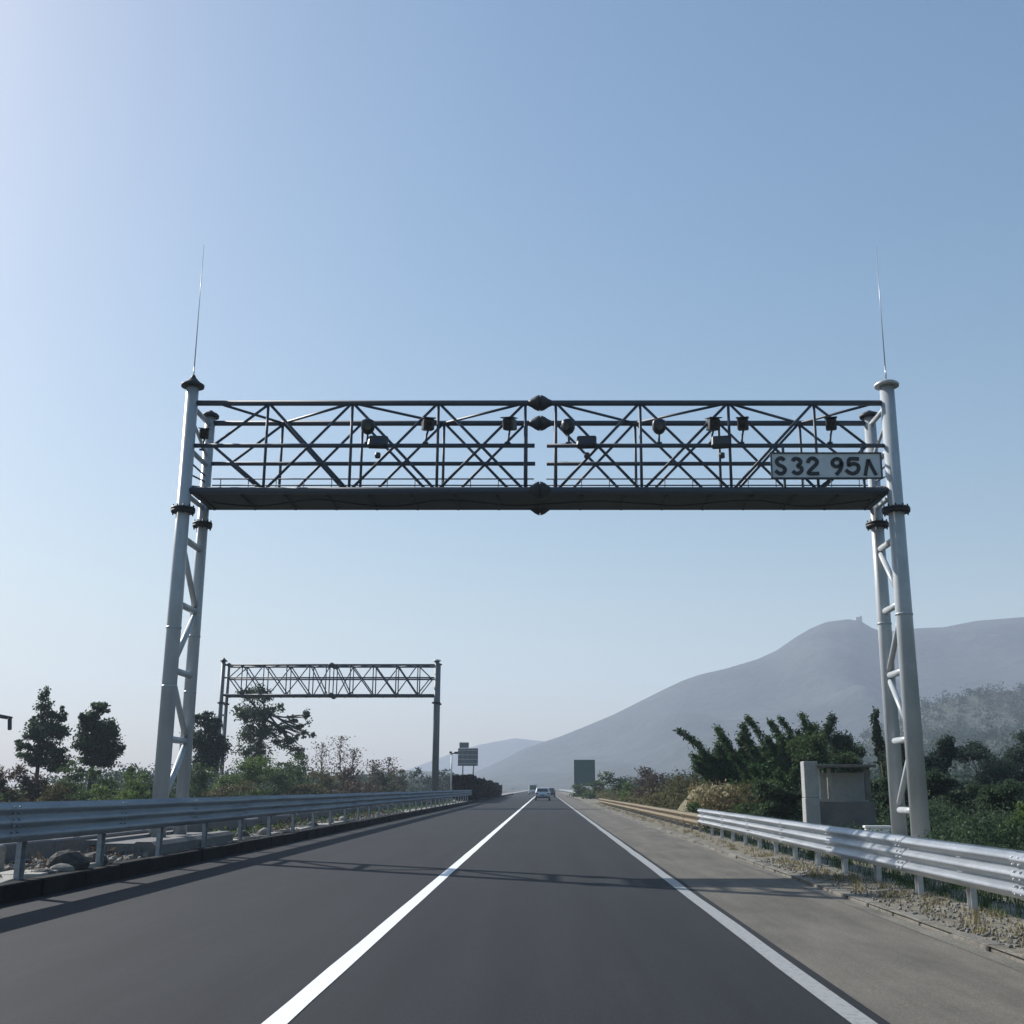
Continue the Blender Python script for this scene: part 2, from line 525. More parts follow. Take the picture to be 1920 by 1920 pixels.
def hill_mat(name, c1, c2, sc):
    m = mat(name, c1, .95, 0, [(sc, c2, .9, .42, .6), (sc * 7, (c1[0] * .5, c1[1] * .55, c1[2] * .5), .7, .45, .65)], (sc * 9, .8, 3.0))
    return m


hm1 = hill_mat('far_slope', (.012, .018, .020), (.034, .042, .038), .010)
hm2 = hill_mat('near_slope', (.03, .042, .03), (.065, .07, .05), .03)
hill('mountain', [(790, 1480), (850, 1462), (900, 1444), (940, 1426), (985, 1402), (1050, 1381), (1100, 1361), (1150, 1340), (1200, 1315), (1240, 1295), (1280, 1276), (1315, 1264),
                  (1360, 1254), (1420, 1236), (1455, 1220), (1490, 1196), (1520, 1178), (1550, 1166), (1590, 1161), (1612, 1164), (1640, 1180), (1665, 1184),
                  (1720, 1178), (1770, 1176), (1800, 1170), (1830, 1164), (1920, 1157), (2050, 1150), (2200, 1180), (2400, 1260)],
     1500, 560, 800, hm1, 3, .16)
hill('distant_hills', [(640, 1480), (740, 1452), (800, 1430), (860, 1408), (900, 1396), (965, 1384), (1020, 1390), (1080, 1385), (1200, 1380), (1500, 1360)],
     2400, 500, 300, hm1, 8, .04)
foothill = hill('foothill', [(1560, 1440), (1640, 1375), (1720, 1335), (1780, 1312), (1850, 1300), (1920, 1292), (2000, 1285), (2200, 1290), (2400, 1330)],
     620, 330, 160, hm2, 11, .16)
hill('low_hills', [(300, 1474), (500, 1462), (640, 1455), (760, 1444), (840, 1448), (900, 1462), (960, 1474)], 1000, 200, 200, hm2, 21, .05)


# ------------------------------------------------------------------ foliage
def leaves_mesh(name, P, size, rng, m, long=1.6, up=.3):
    n = len(P)
    a = rng.normal(size=(n, 3)); a /= np.linalg.norm(a, axis=1)[:, None]
    nrm = rng.normal(size=(n, 3)); nrm[:, 2] += up
    b = np.cross(a, nrm); b /= np.linalg.norm(b, axis=1)[:, None] + 1e-9
    sz = size * rng.uniform(.55, 1.35, (n, 1))
    a = a * sz * long * .5; b = b * sz * .5
    V = np.empty((n, 4, 3))
    V[:, 0] = P - a; V[:, 1] = P + b * .9 - a * .1; V[:, 2] = P + a; V[:, 3] = P - b * .9 - a * .1
    me = bpy.data.meshes.new(name)
    me.vertices.add(n * 4); me.vertices.foreach_set('co', V.reshape(-1))
    me.loops.add(n * 4); me.loops.foreach_set('vertex_index', np.arange(n * 4, dtype=np.int32))
    me.polygons.add(n)
    me.polygons.foreach_set('loop_start', np.arange(0, n * 4, 4, dtype=np.int32))
    me.polygons.foreach_set('loop_total', np.full(n, 4, dtype=np.int32))
    me.update(calc_edges=True)
    me.materials.append(m)
    return me


def crown_points(blobs, n, rng, clump=.30, nclump=26, shell=.75):
    """blobs: (x,y,z,rx,ry,rz); leaves gather in clumps so gaps stay open"""
    vol = np.array([b[3] * b[4] * b[5] for b in blobs]) ** .72
    vol = vol / vol.sum()
    out = []
    for bl, w in zip(blobs, vol):
        k = max(5, int(nclump * len(blobs) * w))
        nn = max(40, int(n * w))
        d = rng.normal(size=(k, 3)); d /= np.linalg.norm(d, axis=1)[:, None]
        r = shell + (1 - shell) * rng.uniform(-1.6, 1.1, (k, 1))
        C = d * np.clip(r, .1, 1.12)
        sz = rng.uniform(.55, 1.3, (k, 1)) * clump
        idx = rng.integers(0, k, nn)
        g = rng.normal(size=(nn, 3))
        g *= .62
        P = C[idx] + g * sz[idx] * np.array([1, 1, .8])
        P = P * np.array(bl[3:6]) + np.array(bl[:3])
        out.append(P)
    return np.concatenate(out)


def tree(name, label, loc, blobs, n, leaf, m, seed, trunk_h, trunk_r, cat='tree', group=None, clump=.3, nclump=26, limbs=True, long=1.6):
    rng = np.random.default_rng(seed); rnd = random.Random(seed)
    root = empty(name, loc)
    tag(root, label, cat, group)
    P = crown_points(blobs, n, rng, clump, nclump)
    P[:, 2] = np.maximum(P[:, 2], .05)
    me = leaves_mesh('crown', P, leaf, rng, m, long)
    o = bpy.data.objects.new('crown', me); COL.objects.link(o); o.parent = root
    mb = MB()
    top = Vector((rnd.uniform(-.1, .1), 0, trunk_h))
    mid = Vector((rnd.uniform(-.2, .2) * trunk_r * 4, 0, trunk_h * .5))
    mb.path([(0, 0, -.1), mid, top], [trunk_r, trunk_r * .75, trunk_r * .5])
    if limbs:
        for b in blobs:
            e = Vector(b[:3])
            s = mid.lerp(top, rnd.uniform(.3, 1))
            q = s.lerp(e, .5) + Vector((rnd.uniform(-.2, .2), rnd.uniform(-.2, .2), -.1)) * trunk_h * .12
            mb.path([s, q, e], [trunk_r * .45, trunk_r * .3, trunk_r * .1], 5)
            for _ in range(4):
                d = Vector((rnd.gauss(0, 1), rnd.gauss(0, 1), rnd.gauss(.5, .8))).normalized()
                t = e + Vector((d.x * b[3], d.y * b[4], d.z * b[5])) * .85
                mb.path([q, q.lerp(t, .5) + Vector((0, 0, .05)), t], [trunk_r * .22, trunk_r * .14, trunk_r * .05], 4)
    mb.build('trunk', M['bark'], root)
    return root


def rand_blobs(rnd, w, h, k, base=.15):
    bl = []
    for i in range(k):
        z = h * (base + (1 - base) * (i + .5) / k)
        ww = w * (1.0 - .45 * (i / k)) * rnd.uniform(.6, 1)
        bl.append((rnd.uniform(-.35, .35) * w, rnd.uniform(-.3, .3) * w, z * .86, ww * .5, ww * .5, h / k * rnd.uniform(.7, 1.0)))
    return bl


def px_size(px, Y):
    return px * Y * .975 / F


# ------------------------------------------------------------------ gantry
def thing_tube(name, a, b, r, m, parent, n=10):
    mb = MB(); mb.tube(a, b, r, None, n)
    return mb.build(name, m, parent)


def gantry(name, label, cx, Y, half, zt, zm, zb, flange_z, col_top, rL, rR, nodes, depth=1.5, rods=True, group='steel camera gantries over the carriageways',
           leg_levels=(.97, 2.5, 4.0, 5.5, 7.0), base_z=.18, joint=-.12, main=True, colm='column'):
    root = empty(name, (cx, Y, 0)); tag(root, label, 'gantry', group)
    seg = 28 if main else 12
    for sx, r0 in ((-1, rL), (1, rR)):
        for k, dy in enumerate((0, depth)):
            r = r0 if k == 0 else r0 * .86
            top = col_top if k == 0 else zt + .16
            mb = MB(); mb.tube((sx * half, dy, base_z), (sx * half, dy, top), r * 1.10, r * .90, seg)
            if main:   # welded sleeve seams
                for zz in ((3.6, 4.9) if sx < 0 else (5.2,)):
                    mb.tube((sx * half, dy, zz), (sx * half, dy, zz + .05), r * 1.06, None, seg)
            c = mb.build('column', M[colm], root)
            mb = MB(); fl = flange_z
            mb.lathe((sx * half, dy, fl), (0, 0, 1), [(-.07, r * 1.1), (-.06, r * 1.65), (-.012, r * 1.72), (-.008, r * 1.5), (.008, r * 1.5), (.012, r * 1.72), (.06, r * 1.65), (.07, r * 1.1)], 24)
            for q in range(10 if main else 0):
                a = q * math.pi / 5
                mb.tube((sx * half + math.cos(a) * r * 1.45, dy + math.sin(a) * r * 1.45, fl - .11), (sx * half + math.cos(a) * r * 1.45, dy + math.sin(a) * r * 1.45, fl + .11), .018, None, 6)
            mb.build('flange', M['flange'], c)
            mb = MB()
            if k == 0 and sx < 0:
                mb.lathe((sx * half, dy, top), (0, 0, 1), [(-.03, r * 1.65), (.03, r * 1.68), (.10, r * 1.0), (.22, r * .35), (.27, .04)], 24)
            else:
                mb.lathe((sx * half, dy, top), (0, 0, 1), [(-.02, r * 1.5), (.04, r * 1.55), (.09, r * 1.2), (.13, r * .5), (.16, .05)], 24)
            mb.build('column_cap', M['flange'] if sx < 0 or k else M['galv_post'], c)
            mb = MB(); mb.box(sx * half, dy, base_z + .02, r * 3.6, r * 3.6, .04)
            for q in range(4):
                a = q * math.pi / 2 + math.pi / 4
                mb.prism([(r * .95, 0), (r * 1.7, 0), (r * .95, .28)], -.012, .012)
                # rotate the last gusset into place
                nv = 6; R = Matrix.Rotation(a, 3, 'Z')
                for w in range(len(mb.v) - nv, len(mb.v)):
                    p = R @ Vector(mb.v[w]); mb.v[w] = (p.x + sx * half, p.y + dy, p.z + base_z + .04)
            mb.build('base_plate', M['column'], c)
            if rods and k == 0:
                mb = MB(); mb.tube((sx * half, dy, top + .15), (sx * half, dy, top + .5), .018, .014, 8); mb.tube((sx * half, dy, top + .5), (sx * half, dy, 14.25), .013, .005, 8)
                mb.build('lightning_rod', M['rod'], root)
        # ladder of rungs and diagonals between front and rear column
        rr = .075
        for i, z in enumerate(leg_levels):
            thing_tube('leg_rung', (sx * half, .1, z), (sx * half, depth - .1, z), rr, M['column'], root, 12)
        for i in range(len(leg_levels) - 1):
            z1, z0 = leg_levels[-1 - i], leg_levels[-2 - i]
            fa, fb = (.12, depth - .12) if (i % 2 == 0) == (sx < 0) else (depth - .12, .12)
            thing_tube('leg_diagonal', (sx * half, fa, z1 - .12), (sx * half, fb, z0 + .12), rr * .9, M['column'], root, 12)
    T = M['truss']
    # chords
    for k, dy in enumerate((0, depth)):
        rc = .066 if main else .075
        thing_tube('top_chord', (-half, dy, zt), (half, dy, zt), rc, T, root, 14)
        if main:
            thing_tube('middle_chord', (-half, dy, zm), (joint - .12, dy, zm), .052, T, root, 12)
            thing_tube('middle_chord', (joint + .16, dy, zm), (half, dy, zm), .052, T, root, 12)
        else:
            thing_tube('middle_chord', (-half, dy, zm), (half, dy, zm), .06, T, root, 12)
        thing_tube('bottom_chord', (-half, dy, zb), (half, dy, zb), .085, T, root, 14)
        # bracing
        rb = .034 if main else .045
        xs = [-half] + nodes + [half]
        for i, x in enumerate(nodes):
            thing_tube('truss_vertical', (x, dy, zb), (x, dy, zt), rb, T, root, 8)
        for i in range(len(nodes) - 1):
            a, b = nodes[i], nodes[i + 1]
            if b - a < 1.2: continue
            thing_tube('truss_diagonal', (a + .05, dy, zt - .04), (b - .05, dy, zb + .04), rb, T, root, 8)
            if main or i % 2 == k: thing_tube('truss_diagonal', (b - .05, dy, zt - .04), (a + .05, dy, zb + .04), rb, T, root, 8)
        for x, e in ((nodes[0], -1), (nodes[-1], 1)):
            xm = x + e * (half - abs(x)) * .68
            thing_tube('truss_diagonal', (x, dy, zt - .04), (xm, dy, zm), rb, T, root, 8)
            thing_tube('truss_diagonal', (xm, dy, zm), (x, dy, zb + .04), rb, T, root, 8)
        # bolted couplings at mid span
        for z in (zt, zb):
            mb = MB(); s = 1.0 if z == zt else 1.12
            mb.lathe((joint, dy, z), (1, 0, 0), [(-.27, .07), (-.20, .10 * s), (-.12, .155 * s), (-.05, .185 * s), (-.008, .19 * s), (-.006, .16), (.006, .16), (.008, .19 * s), (.05, .185 * s), (.12, .155 * s), (.20, .10 * s), (.27, .07)], 24)
            mb.build('coupling', M['flange'], root)
    # cross ties in the top and bottom plane
    for x in nodes:
        thing_tube('cross_tie', (x, 0, zb), (x, depth, zb), .04, T, root, 8)
    zig = [-half + .6] + nodes + [half - .3]
    side = 0
    for i in range(len(zig) - 1):
        a, b = zig[i], zig[i + 1]
        if b - a < 1: continue
        y0, y1 = (0, depth) if side == 0 else (depth, 0)
        for z in ((zt, zb) if main else (zt,)):
            thing_tube('plan_brace', (a, y0, z), (b, y1, z), .034 if z == zt else .04, T, root, 8)
        side = 1 - side
    if main:
        for sx in (-1, 1):
            for z in (zt, zm, zb):
                thing_tube('end_tie', (sx * half, 0, z - .05), (sx * half, depth, z - .05), .06, M['column'], root, 10)
            thing_tube('end_tie', (sx * half, 0, zt - .3), (sx * half, depth, zt - .9), .04, M['column'], root, 10)
            for i in range(3):
                thing_tube('end_tie', (sx * half, .1, zb + .15 + i * .3), (sx * half, depth - .1, zb + .45 + i * .15), .022, T, root, 8)
    # walkway: plate with joists and an upstand
    mb = MB()
    mb.box(0, depth * .5, zb - .055, 2 * half - .3, depth - .18, .03)
    n = 16
    for i in range(n + 1):
        x = -half + .3 + (2 * half - .6) * i / n
        mb.box(x, depth * .5, zb - .095, .05, depth - .2, .05)
    mb.build('walkway', M['walkway'], root)
    if main:
        mb = MB(); mb.box(0, depth - .10, zb + .15, 2 * half - .4, .02, .2)
        mb.build('toe_board', M['mesh'], root)
        mb = MB()
        for z in (zb + .50, zb + .66):
            mb.tube((-half + .2, depth - .12, z), (joint - .15, depth - .12, z), .017, None, 6)
            mb.tube((joint + .15, depth - .12, z), (half - .2, depth - .12, z), .017, None, 6)
        for i in range(24):
            x = -half + .4 + (2 * half - .8) * i / 23
            mb.tube((x, depth - .12, zb + .05), (x, depth - .12, zb + .66), .012, None, 5)
        mb.build('handrail', T, root)
        mb = MB()   # sagging cable tray under the walkway
        pts = []
        for i in range(90):
            x = -half + .5 + (2 * half - 1.0) * i / 89
            pts.append((x, .45 + .25 * math.sin(i * .33), zb - .15 - .045 * abs(math.sin(i * .21))))
        mb.path(pts, [.02] * 90, 6)
        mb.build('cable', M['rubber'], root)
    return root


GY = 25.0
NODES = [-6.345, -4.375, -2.365, -.335, .375, 2.345, 4.405, 6.405]
g1 = gantry('camera_gantry', 'large steel truss gantry spanning our carriageway, with lightning rods and a numbered plate', -.125, GY, 8.145, 10.2, 9.16, 8.08, 7.62, 10.62, .158, .185, NODES, joint=.005)
n2 = [-6.9, -5.2, -3.4, -1.6, -.3, .3, 1.6, 3.4, 5.2, 6.9]
g2 = gantry('camera_gantry', 'smaller looking distant dark truss gantry over the opposite carriageway beside the trees', -16.9, 89.0, 8.4, 10.85, 9.85, 8.5, 7.9, 11.15, .17, .20, n2, rods=False, base_z=-.02, joint=.1, main=False, colm='far_column')

# gantry number plate with its characters
pl = empty('number_sign', (0, 0, 0))
tag(pl, 'grey plate reading S32 95 with black characters on the right end of the near gantry', 'sign')
yF = GY - .14
x0, x1, z0, z1 = at(1446, 873, yF).x, at(1652, 873, yF).x, at(1500, 897, yF).z, at(1500, 850, yF).z
mb = MB(); mb.box((x0 + x1) / 2, yF, (z0 + z1) / 2, x1 - x0, .03, z1 - z0, None, .008); mb.build('panel', M['sign'], pl)
mb = MB()
for z in (z0, z1): mb.box((x0 + x1) / 2, yF - .017, z, x1 - x0 + .04, .05, .03)
for x in (x0, x1): mb.box(x, yF - .017, (z0 + z1) / 2, .03, .05, z1 - z0 - .032)
mb.build('rim', M['signrim'], pl)
for x in (x0 + .3, x1 - .4):
    mb = MB(); mb.box(x, yF + .05, (z0 + z1) / 2, .05, .07, 1.0); mb.build('bracket', M['truss'], pl)


def stroke(pts, wpx, parent, k=8.42, u0=1436.0, v0=836.0):
    """one painted character: a rounded ribbon along a centre line"""
    P = [at(u0 + x / k, v0 + y / k, yF - .03) for x, y in pts]
    w = wpx / k / F * yF * 1.08 / 2
    Q = []
    for i in range(len(P) - 1):
        p0, p1, p2, p3 = P[max(i - 1, 0)], P[i], P[i + 1], P[min(i + 2, len(P) - 1)]
        for j in range(5):
            t = j / 5
            Q.append(.5 * ((2 * p1) + (p2 - p0) * t + (2 * p0 - 5 * p1 + 4 * p2 - p3) * t * t + (3 * p1 - p0 - 3 * p2 + p3) * t ** 3))
    Q.append(P[-1])
    return Q, w


CH = dict(S=[[(292, 228), (258, 196), (215, 195), (177, 224), (176, 265), (214, 303), (265, 325), (303, 362), (296, 408), (255, 435), (205, 430), (152, 388)]],
          three=[[(425, 240), (445, 206), (490, 200), (538, 224), (548, 268), (505, 316), (560, 345), (568, 385), (532, 425), (480, 432), (422, 398)]],
          two=[[(665, 268), (676, 225), (715, 197), (765, 200), (806, 240), (800, 282), (750, 335), (695, 388), (676, 430), (740, 438), (845, 434)]],
          nine=[[(1192, 262), (1165, 215), (1115, 203), (1066, 228), (1050, 270), (1075, 312), (1120, 325), (1170, 308), (1196, 268), (1199, 310), (1172, 380), (1112, 455)]],
          five=[[(1470, 206), (1400, 202), (1325, 205), (1308, 245), (1310, 306), (1345, 290), (1400, 280), (1452, 305), (1466, 355), (1440, 408), (1380, 436), (1318, 420), (1262, 378)]],
          peak=[[(1570, 468), (1590, 350), (1614, 212)], [(1618, 212), (1675, 335), (1745, 462)]])
for nm, strokes in CH.items():
    mb = MB()
    for pts in strokes:
        Q, w = stroke(pts, 56 if nm != 'peak' else 50, pl)
        m0 = len(mb.v)
        for i, q in enumerate(Q):
            d = (Q[min(i + 1, len(Q) - 1)] - Q[max(i - 1, 0)]); d.y = 0; d.normalize()
            nrm = Vector((-d.z, 0, d.x)) * w
            for yy in (yF - .034, yF - .020):
                mb.v.append((q.x + nrm.x, yy, q.z + nrm.z)); mb.v.append((q.x - nrm.x, yy, q.z - nrm.z))
        for i in range(len(Q) - 1):
            A = m0 + i * 4; B = A + 4
            for f in ((A, A + 1, B + 1, B), (A + 2, B + 2, B + 3, A + 3), (A, B, B + 2, A + 2), (A + 1, A + 3, B + 3, B + 1)):
                mb.f.append(f); mb.s.append(False)
        for A in (m0, m0 + (len(Q) - 1) * 4):
            mb.f.append((A, A + 1, A + 3, A + 2)); mb.s.append(False)
    mb.build('character', M['black'], pl)

# concrete foundations
for lab, sx, cat in (('long concrete footing under the left legs of the near gantry', -1, 'footing'), ('pale concrete footing under the right legs of the near gantry', 1, 'footing')):
    mb = MB()
    if sx < 0:
        poly = [(-8.7, .17), (-7.36, .17), (-7.33, .40), (-7.42, .47), (-7.7, .47), (-7.74, .44), (-8.4, .44), (-8.44, .50), (-8.66, .50)]
        mb.prism(poly, GY - 2.9, GY + 2.6)
    else:
        mb.box(8.02, GY + .75, .17, 1.6, 3.4, .30, None, .04)
    tag(mb.build('gantry_footing', M['footing'] if sx < 0 else M['conc_pale']), lab, cat, 'gantry footings')


# cameras and antennas on the gantry
def device(kind, label, X, Y, Z, rz=0.0, hang=True, s=1.0):
    t = empty('traffic_camera' if kind != 'antenna' else 'toll_antenna', (X, Y, Z), rz)
    tag(t, label, 'camera' if kind != 'antenna' else 'antenna', 'cameras and antennas on the near gantry')
    t.scale = (s * 1.25, s * 1.25, s * 1.25)
    if kind == 'box':          # box camera standing on a crooked post
        mb = MB(); mb.tube((0, 0, 0), (.02, 0, .16), .022, .02, 8); mb.tube((.02, 0, .16), (.05, -.03, .27), .02, .018, 8); mb.box(0, 0, .01, .10, .10, .02)
        mb.build('mount', M['truss'], t)
        mb = MB(); R = Matrix.Rotation(math.radians(14), 3, 'X'); mb.box(.04, -.02, .36, .20, .34, .21, R, .02)
        b = mb.build('housing', M['device'], t)
        mb = MB(); mb.box(.04, -.07, .475, .23, .42, .015, R); mb.build('sun_shield', M['device'], b)
        mb = MB(); mb.tube((.04, -.17, .32), (.04, -.215, .31), .055, None, 12); mb.build('lens', M['lens'], b)
    elif kind == 'dome':       # rounded lamp head
        mb = MB(); mb.tube((0, 0, 0), (0, -.04, .20), .022, .02, 8); mb.box(0, 0, .01, .10, .10, .02); mb.build('mount', M['truss'], t)
        mb = MB(); mb.lathe((0, -.05, .17), (0, -.12, 1), [(0, .05), (.03, .09), (.09, .125), (.18, .13), (.25, .115), (.28, .06)], 18)
        b = mb.build('housing', M['device'], t)
        mb = MB(); mb.lathe((0, -.175, .27), (0, -1, -.1), [(0, .07), (.02, .06)], 14); mb.build('lens', M['lens'], b)
    else:                      # flat toll antenna facing down the road
        mb = MB(); mb.tube((0, 0, 0), (.03, -.14, -.02), .022, None, 8); mb.build('mount', M['truss'], t)
        mb = MB(); R = Matrix.Rotation(math.radians(-38), 3, 'X'); mb.box(0, -.24, -.02, .36, .12, .30, R, .03)
        b = mb.build('housing', M['device'], t)
        mb = MB(); mb.box(0, -.20, -.26, .10, .10, .10, R, .02); mb.build('bracket', M['truss'], b)
    return t


dv = [('dome', 688, 'dark rounded flash lamp on the middle chord, leftmost of the round ones'),
      ('antenna', 711, 'tilted dark toll antenna on the left half of the near gantry'),
      ('box', 797, 'dark box camera midway along the left half of the near gantry'),
      ('box', 952, 'dark box camera just left of the mid span coupling'),
      ('dome', 1067, 'dark rounded flash lamp just right of the mid span coupling'),
      ('antenna', 1101, 'tilted dark toll antenna just right of the mid span coupling'),
      ('dome', 1236, 'dark rounded flash lamp midway along the right half of the near gantry'),
      ('box', 1334, 'dark box camera left of the vertical above the right lane edge'),
      ('antenna', 1353, 'tilted dark toll antenna nearest to the numbered plate'),
      ('box', 1391, 'dark box camera just right of the rightmost toll antenna'),
      ('box', 1557, 'dark box camera above the numbered plate')]
for kind, u, lab in dv:
    P = at(u, 836, GY - .02)
    device(kind, lab, P.x, GY - (.0 if kind != 'antenna' else .05), 9.16 + .05 if kind != 'antenna' else 9.16, random.Random(u).uniform(-.3, .3))
P = at(382, 830, GY + .4)
device('box', 'small dark box camera between the two left columns', -8.06, GY + .35, 9.16, .2, s=.85)


# ------------------------------------------------------------------ guardrails
def beam_mesh(name, X, y0, y1, zb, zt, face, m, parent, bows=3, step=4.0, depth=.085, z_fn=None, seed=0):
    """corrugated beam, face=+1 bulges to +X"""
    rnd = random.Random(seed)
    mb = MB()
    prof = []
    n = bows * 8
    for i in range(n + 1):
        t = i / n
        d = depth * (.5 - .5 * math.cos(2 * math.pi * bows * t)) ** .75
        prof.append((d, zb + (zt - zb) * t))
    prof[0] = (0, prof[0][1]); prof[-1] = (0, prof[-1][1])
    y = y0; k = 0
    while y < y1 - .01:
        e = min(y1, y + step)
        off = (.004 if k % 2 else 0) + rnd.uniform(-.004, .004)
        dz0, dz1 = rnd.uniform(-.006, .006), rnd.uniform(-.006, .006)
        m0 = len(mb.v)
        for (yy, dz) in ((y - .14, dz0), (e + .14, dz1)):
            dz += z_fn(yy) if z_fn else 0
            for th in (0, -.004):
                for d, z in prof:
                    mb.v.append((X + face * (d + off + th), yy, z + dz))
        q = len(prof)
        for i in range(q - 1):
            mb.f.append((m0 + i, m0 + i + 1, m0 + 2 * q + i + 1, m0 + 2 * q + i)); mb.s.append(True)
            mb.f.append((m0 + q + i, m0 + 3 * q + i, m0 + 3 * q + i + 1, m0 + q + i + 1)); mb.s.append(True)
        for i in (0, q - 1):
            mb.f.append((m0 + i, m0 + 2 * q + i, m0 + 3 * q + i, m0 + q + i)); mb.s.append(False)
        for j in (0, 2):
            for i in range(q - 1):
                mb.f.append((m0 + j * q + i, m0 + j * q + q + i, m0 + j * q + q + i + 1, m0 + j * q + i + 1)); mb.s.append(False)
        # splice bolts
        if y < 45:
            for z in np.linspace(zb + .06, zt - .06, 6):
                for dy in (-.08, .08):
                    mb.lathe((X + face * (off + .05), y + dy, z), (face, 0, 0), [(0, .012), (.04, .011), (.046, .005)], 6)
        y = e; k += 1
    me = bpy.data.meshes.new(name)
    me.from_pydata(mb.v, [], mb.f); me.polygons.foreach_set('use_smooth', mb.s); me.materials.append(m)
    o = bpy.data.objects.new(name, me); COL.objects.link(o); o.parent = parent
    return o


def rail_posts(root, X, face, ys, z0, z1, zmid, m, wide=.13):
    first = None
    for i, y in enumerate(ys):
        if first is None:
            mb = MB()      # channel section post
            t = .008
            mb.box(0, 0, (z0 + z1) / 2, t, wide, z1 - z0)
            mb.box(face * .035, -wide / 2, (z0 + z1) / 2, .07, t, z1 - z0)
            mb.box(face * .035, wide / 2, (z0 + z1) / 2, .07, t, z1 - z0)
            first = mb.build('post', m, root)
            mb = MB(); mb.box(face * .115, 0, zmid, .09, wide * 1.25, .34, None, .01)
            sp = mb.build('spacer_block', m, first)
            first.location = (X - face * .16, y, 0)
        else:
            c = copy_tree(first, root); c.location = (X - face * .16, y, 0)


r1 = empty('guardrail', (4.9, 12, 0)); r1.location = (0, 0, 0)
tag(r1, 'bright sunlit three ridged steel guardrail along the right shoulder', 'guardrail', 'roadside guardrails')
beam_mesh('beam', 4.95, 4.2, 37.2, .33, .82, -1, M['galv'], r1, 3, 4.0, .085, None, 3)
rail_posts(r1, 4.95, -1, [12.15 - 2 * k for k in (4, 3, 2, 1)] + [12.15 + 1.95 * k for k in range(13)], -.02, .76, .58, M['galv_post'], .13)
r2 = empty('guardrail', (0, 0, 0))
tag(r2, 'low dusty beige guardrail continuing beyond the bright one on the right', 'guardrail', 'roadside guardrails')
beam_mesh('beam', 4.98, 37.6, 107, .20, .60, -1, M['dusty'], r2, 2, 4.0, .07, lambda y: .06 - (y - 37) * .0016, 9)
rail_posts(r2, 4.98, -1, [38.5 + 2.2 * k for k in range(31)], -.02, .50, .40, M['dusty'], .16)
r3 = empty('guardrail', (0, 0, 0))
tag(r3, 'tall shaded blue grey guardrail on the median kerb at left', 'guardrail', 'roadside guardrails')
beam_mesh('beam', -7.14, 3.6, 112, .74, 1.27, 1, M['galv_shade'], r3, 3, 4.0, .085, None, 5)
rail_posts(r3, -7.14, 1, [16.3 + 2.9 * k for k in range(-4, 33)], .1, 1.20, 1.0, M['galv_shade'], .16)
r4 = empty('guardrail', (0, 0, 0))
tag(r4, 'far side median guardrail facing the opposite carriageway, seen under the left beam', 'guardrail', 'roadside guardrails')
beam_mesh('beam', -9.72, 3.6, 112, .55, .95, -1, M['galv_shade'], r4, 2, 4.0, .085, None, 6)
rail_posts(r4, -9.72, -1, [8 + 4.0 * k for k in range(26)], .1, .90, .75, M['galv_post'], .14)
r5 = empty('guardrail', (0, 0, 0))
tag(r5, 'pale far guardrail at the right edge where the road meets the hills', 'guardrail', 'roadside guardrails')
beam_mesh('beam', 6.4, 190, 520, .35, .85, -1, M['galv'], r5, 2, 12.0, .085, None, 6)
rail_posts(r5, 6.4, -1, [192 + 8.0 * k for k in range(40)], -.05, .80, .6, M['galv_post'], .16)


# ------------------------------------------------------------------ signs ahead
def sign_board(name, label, P0, P1, Y, m, post_bottom, posts, thick=.08, upper=None):
    root = empty(name, ((P0.x + P1.x) / 2, Y, 0)); tag(root, label, 'sign')
    cx = (P0.x + P1.x) / 2
    w, h = P1.x - P0.x, P0.z - P1.z
    mb = MB(); mb.box(0, 0, (P0.z + P1.z) / 2, w, thick, h, None, .02); mb.build('panel', m, root)
    if upper:
        a, b = upper
        mb = MB(); mb.box((a.x + b.x) / 2 - cx, 0, (a.z + b.z) / 2, b.x - a.x, thick, a.z - b.z, None, .02); mb.build('upper_panel', m, root)
    mb = MB()
    for k in range(4):
        z = P1.z + h * (k + .5) / 4
        mb.box(0, -thick / 2 - .02 if name == 'sign_back' else thick / 2 + .03, z, w * .98, .05, .07)
    mb.build('stiffener', M['galv_post'], root)
    for x in posts:
        mb = MB(); mb.tube((x, .16, post_bottom), (x, .16, P0.z), .11, None, 10); mb.build('post', M['galv_post'], root)
    return root


sign_board('road_sign', 'green direction board on the right above the bushes ahead', at(1076, 1424.5, 200), at(1116, 1474, 200), 200, M['green'], 0, (-1.3, 1.3))
sign_board('sign_back', 'grey double panel sign on the left seen from behind above the dark hedge', at(859, 1403, 130), at(896, 1436, 130), 130, M['greysign'], .1, (-.6, .6),
           upper=(at(861.5, 1392, 130), at(879, 1402.5, 130)))
P = at(847, 1412, 108)
t = empty('camera_pole', (P.x, 108, 0)); tag(t, 'slim pole with a small camera arm left of the grey double sign', 'pole')
mb = MB(); mb.tube((0, 0, 0), (0, 0, P.z), .09, .06, 10); mb.build('pole', M['galv_post'], t)
mb = MB(); mb.tube((-.1, 0, P.z - .05), (.45, 0, P.z), .05, .04, 8); mb.box(.42, 0, P.z + .02, .34, .3, .2, None, .02); mb.box(-.1, 0, P.z + .05, .22, .3, .2, None, .02); mb.build('camera_arm', M['device'], t)

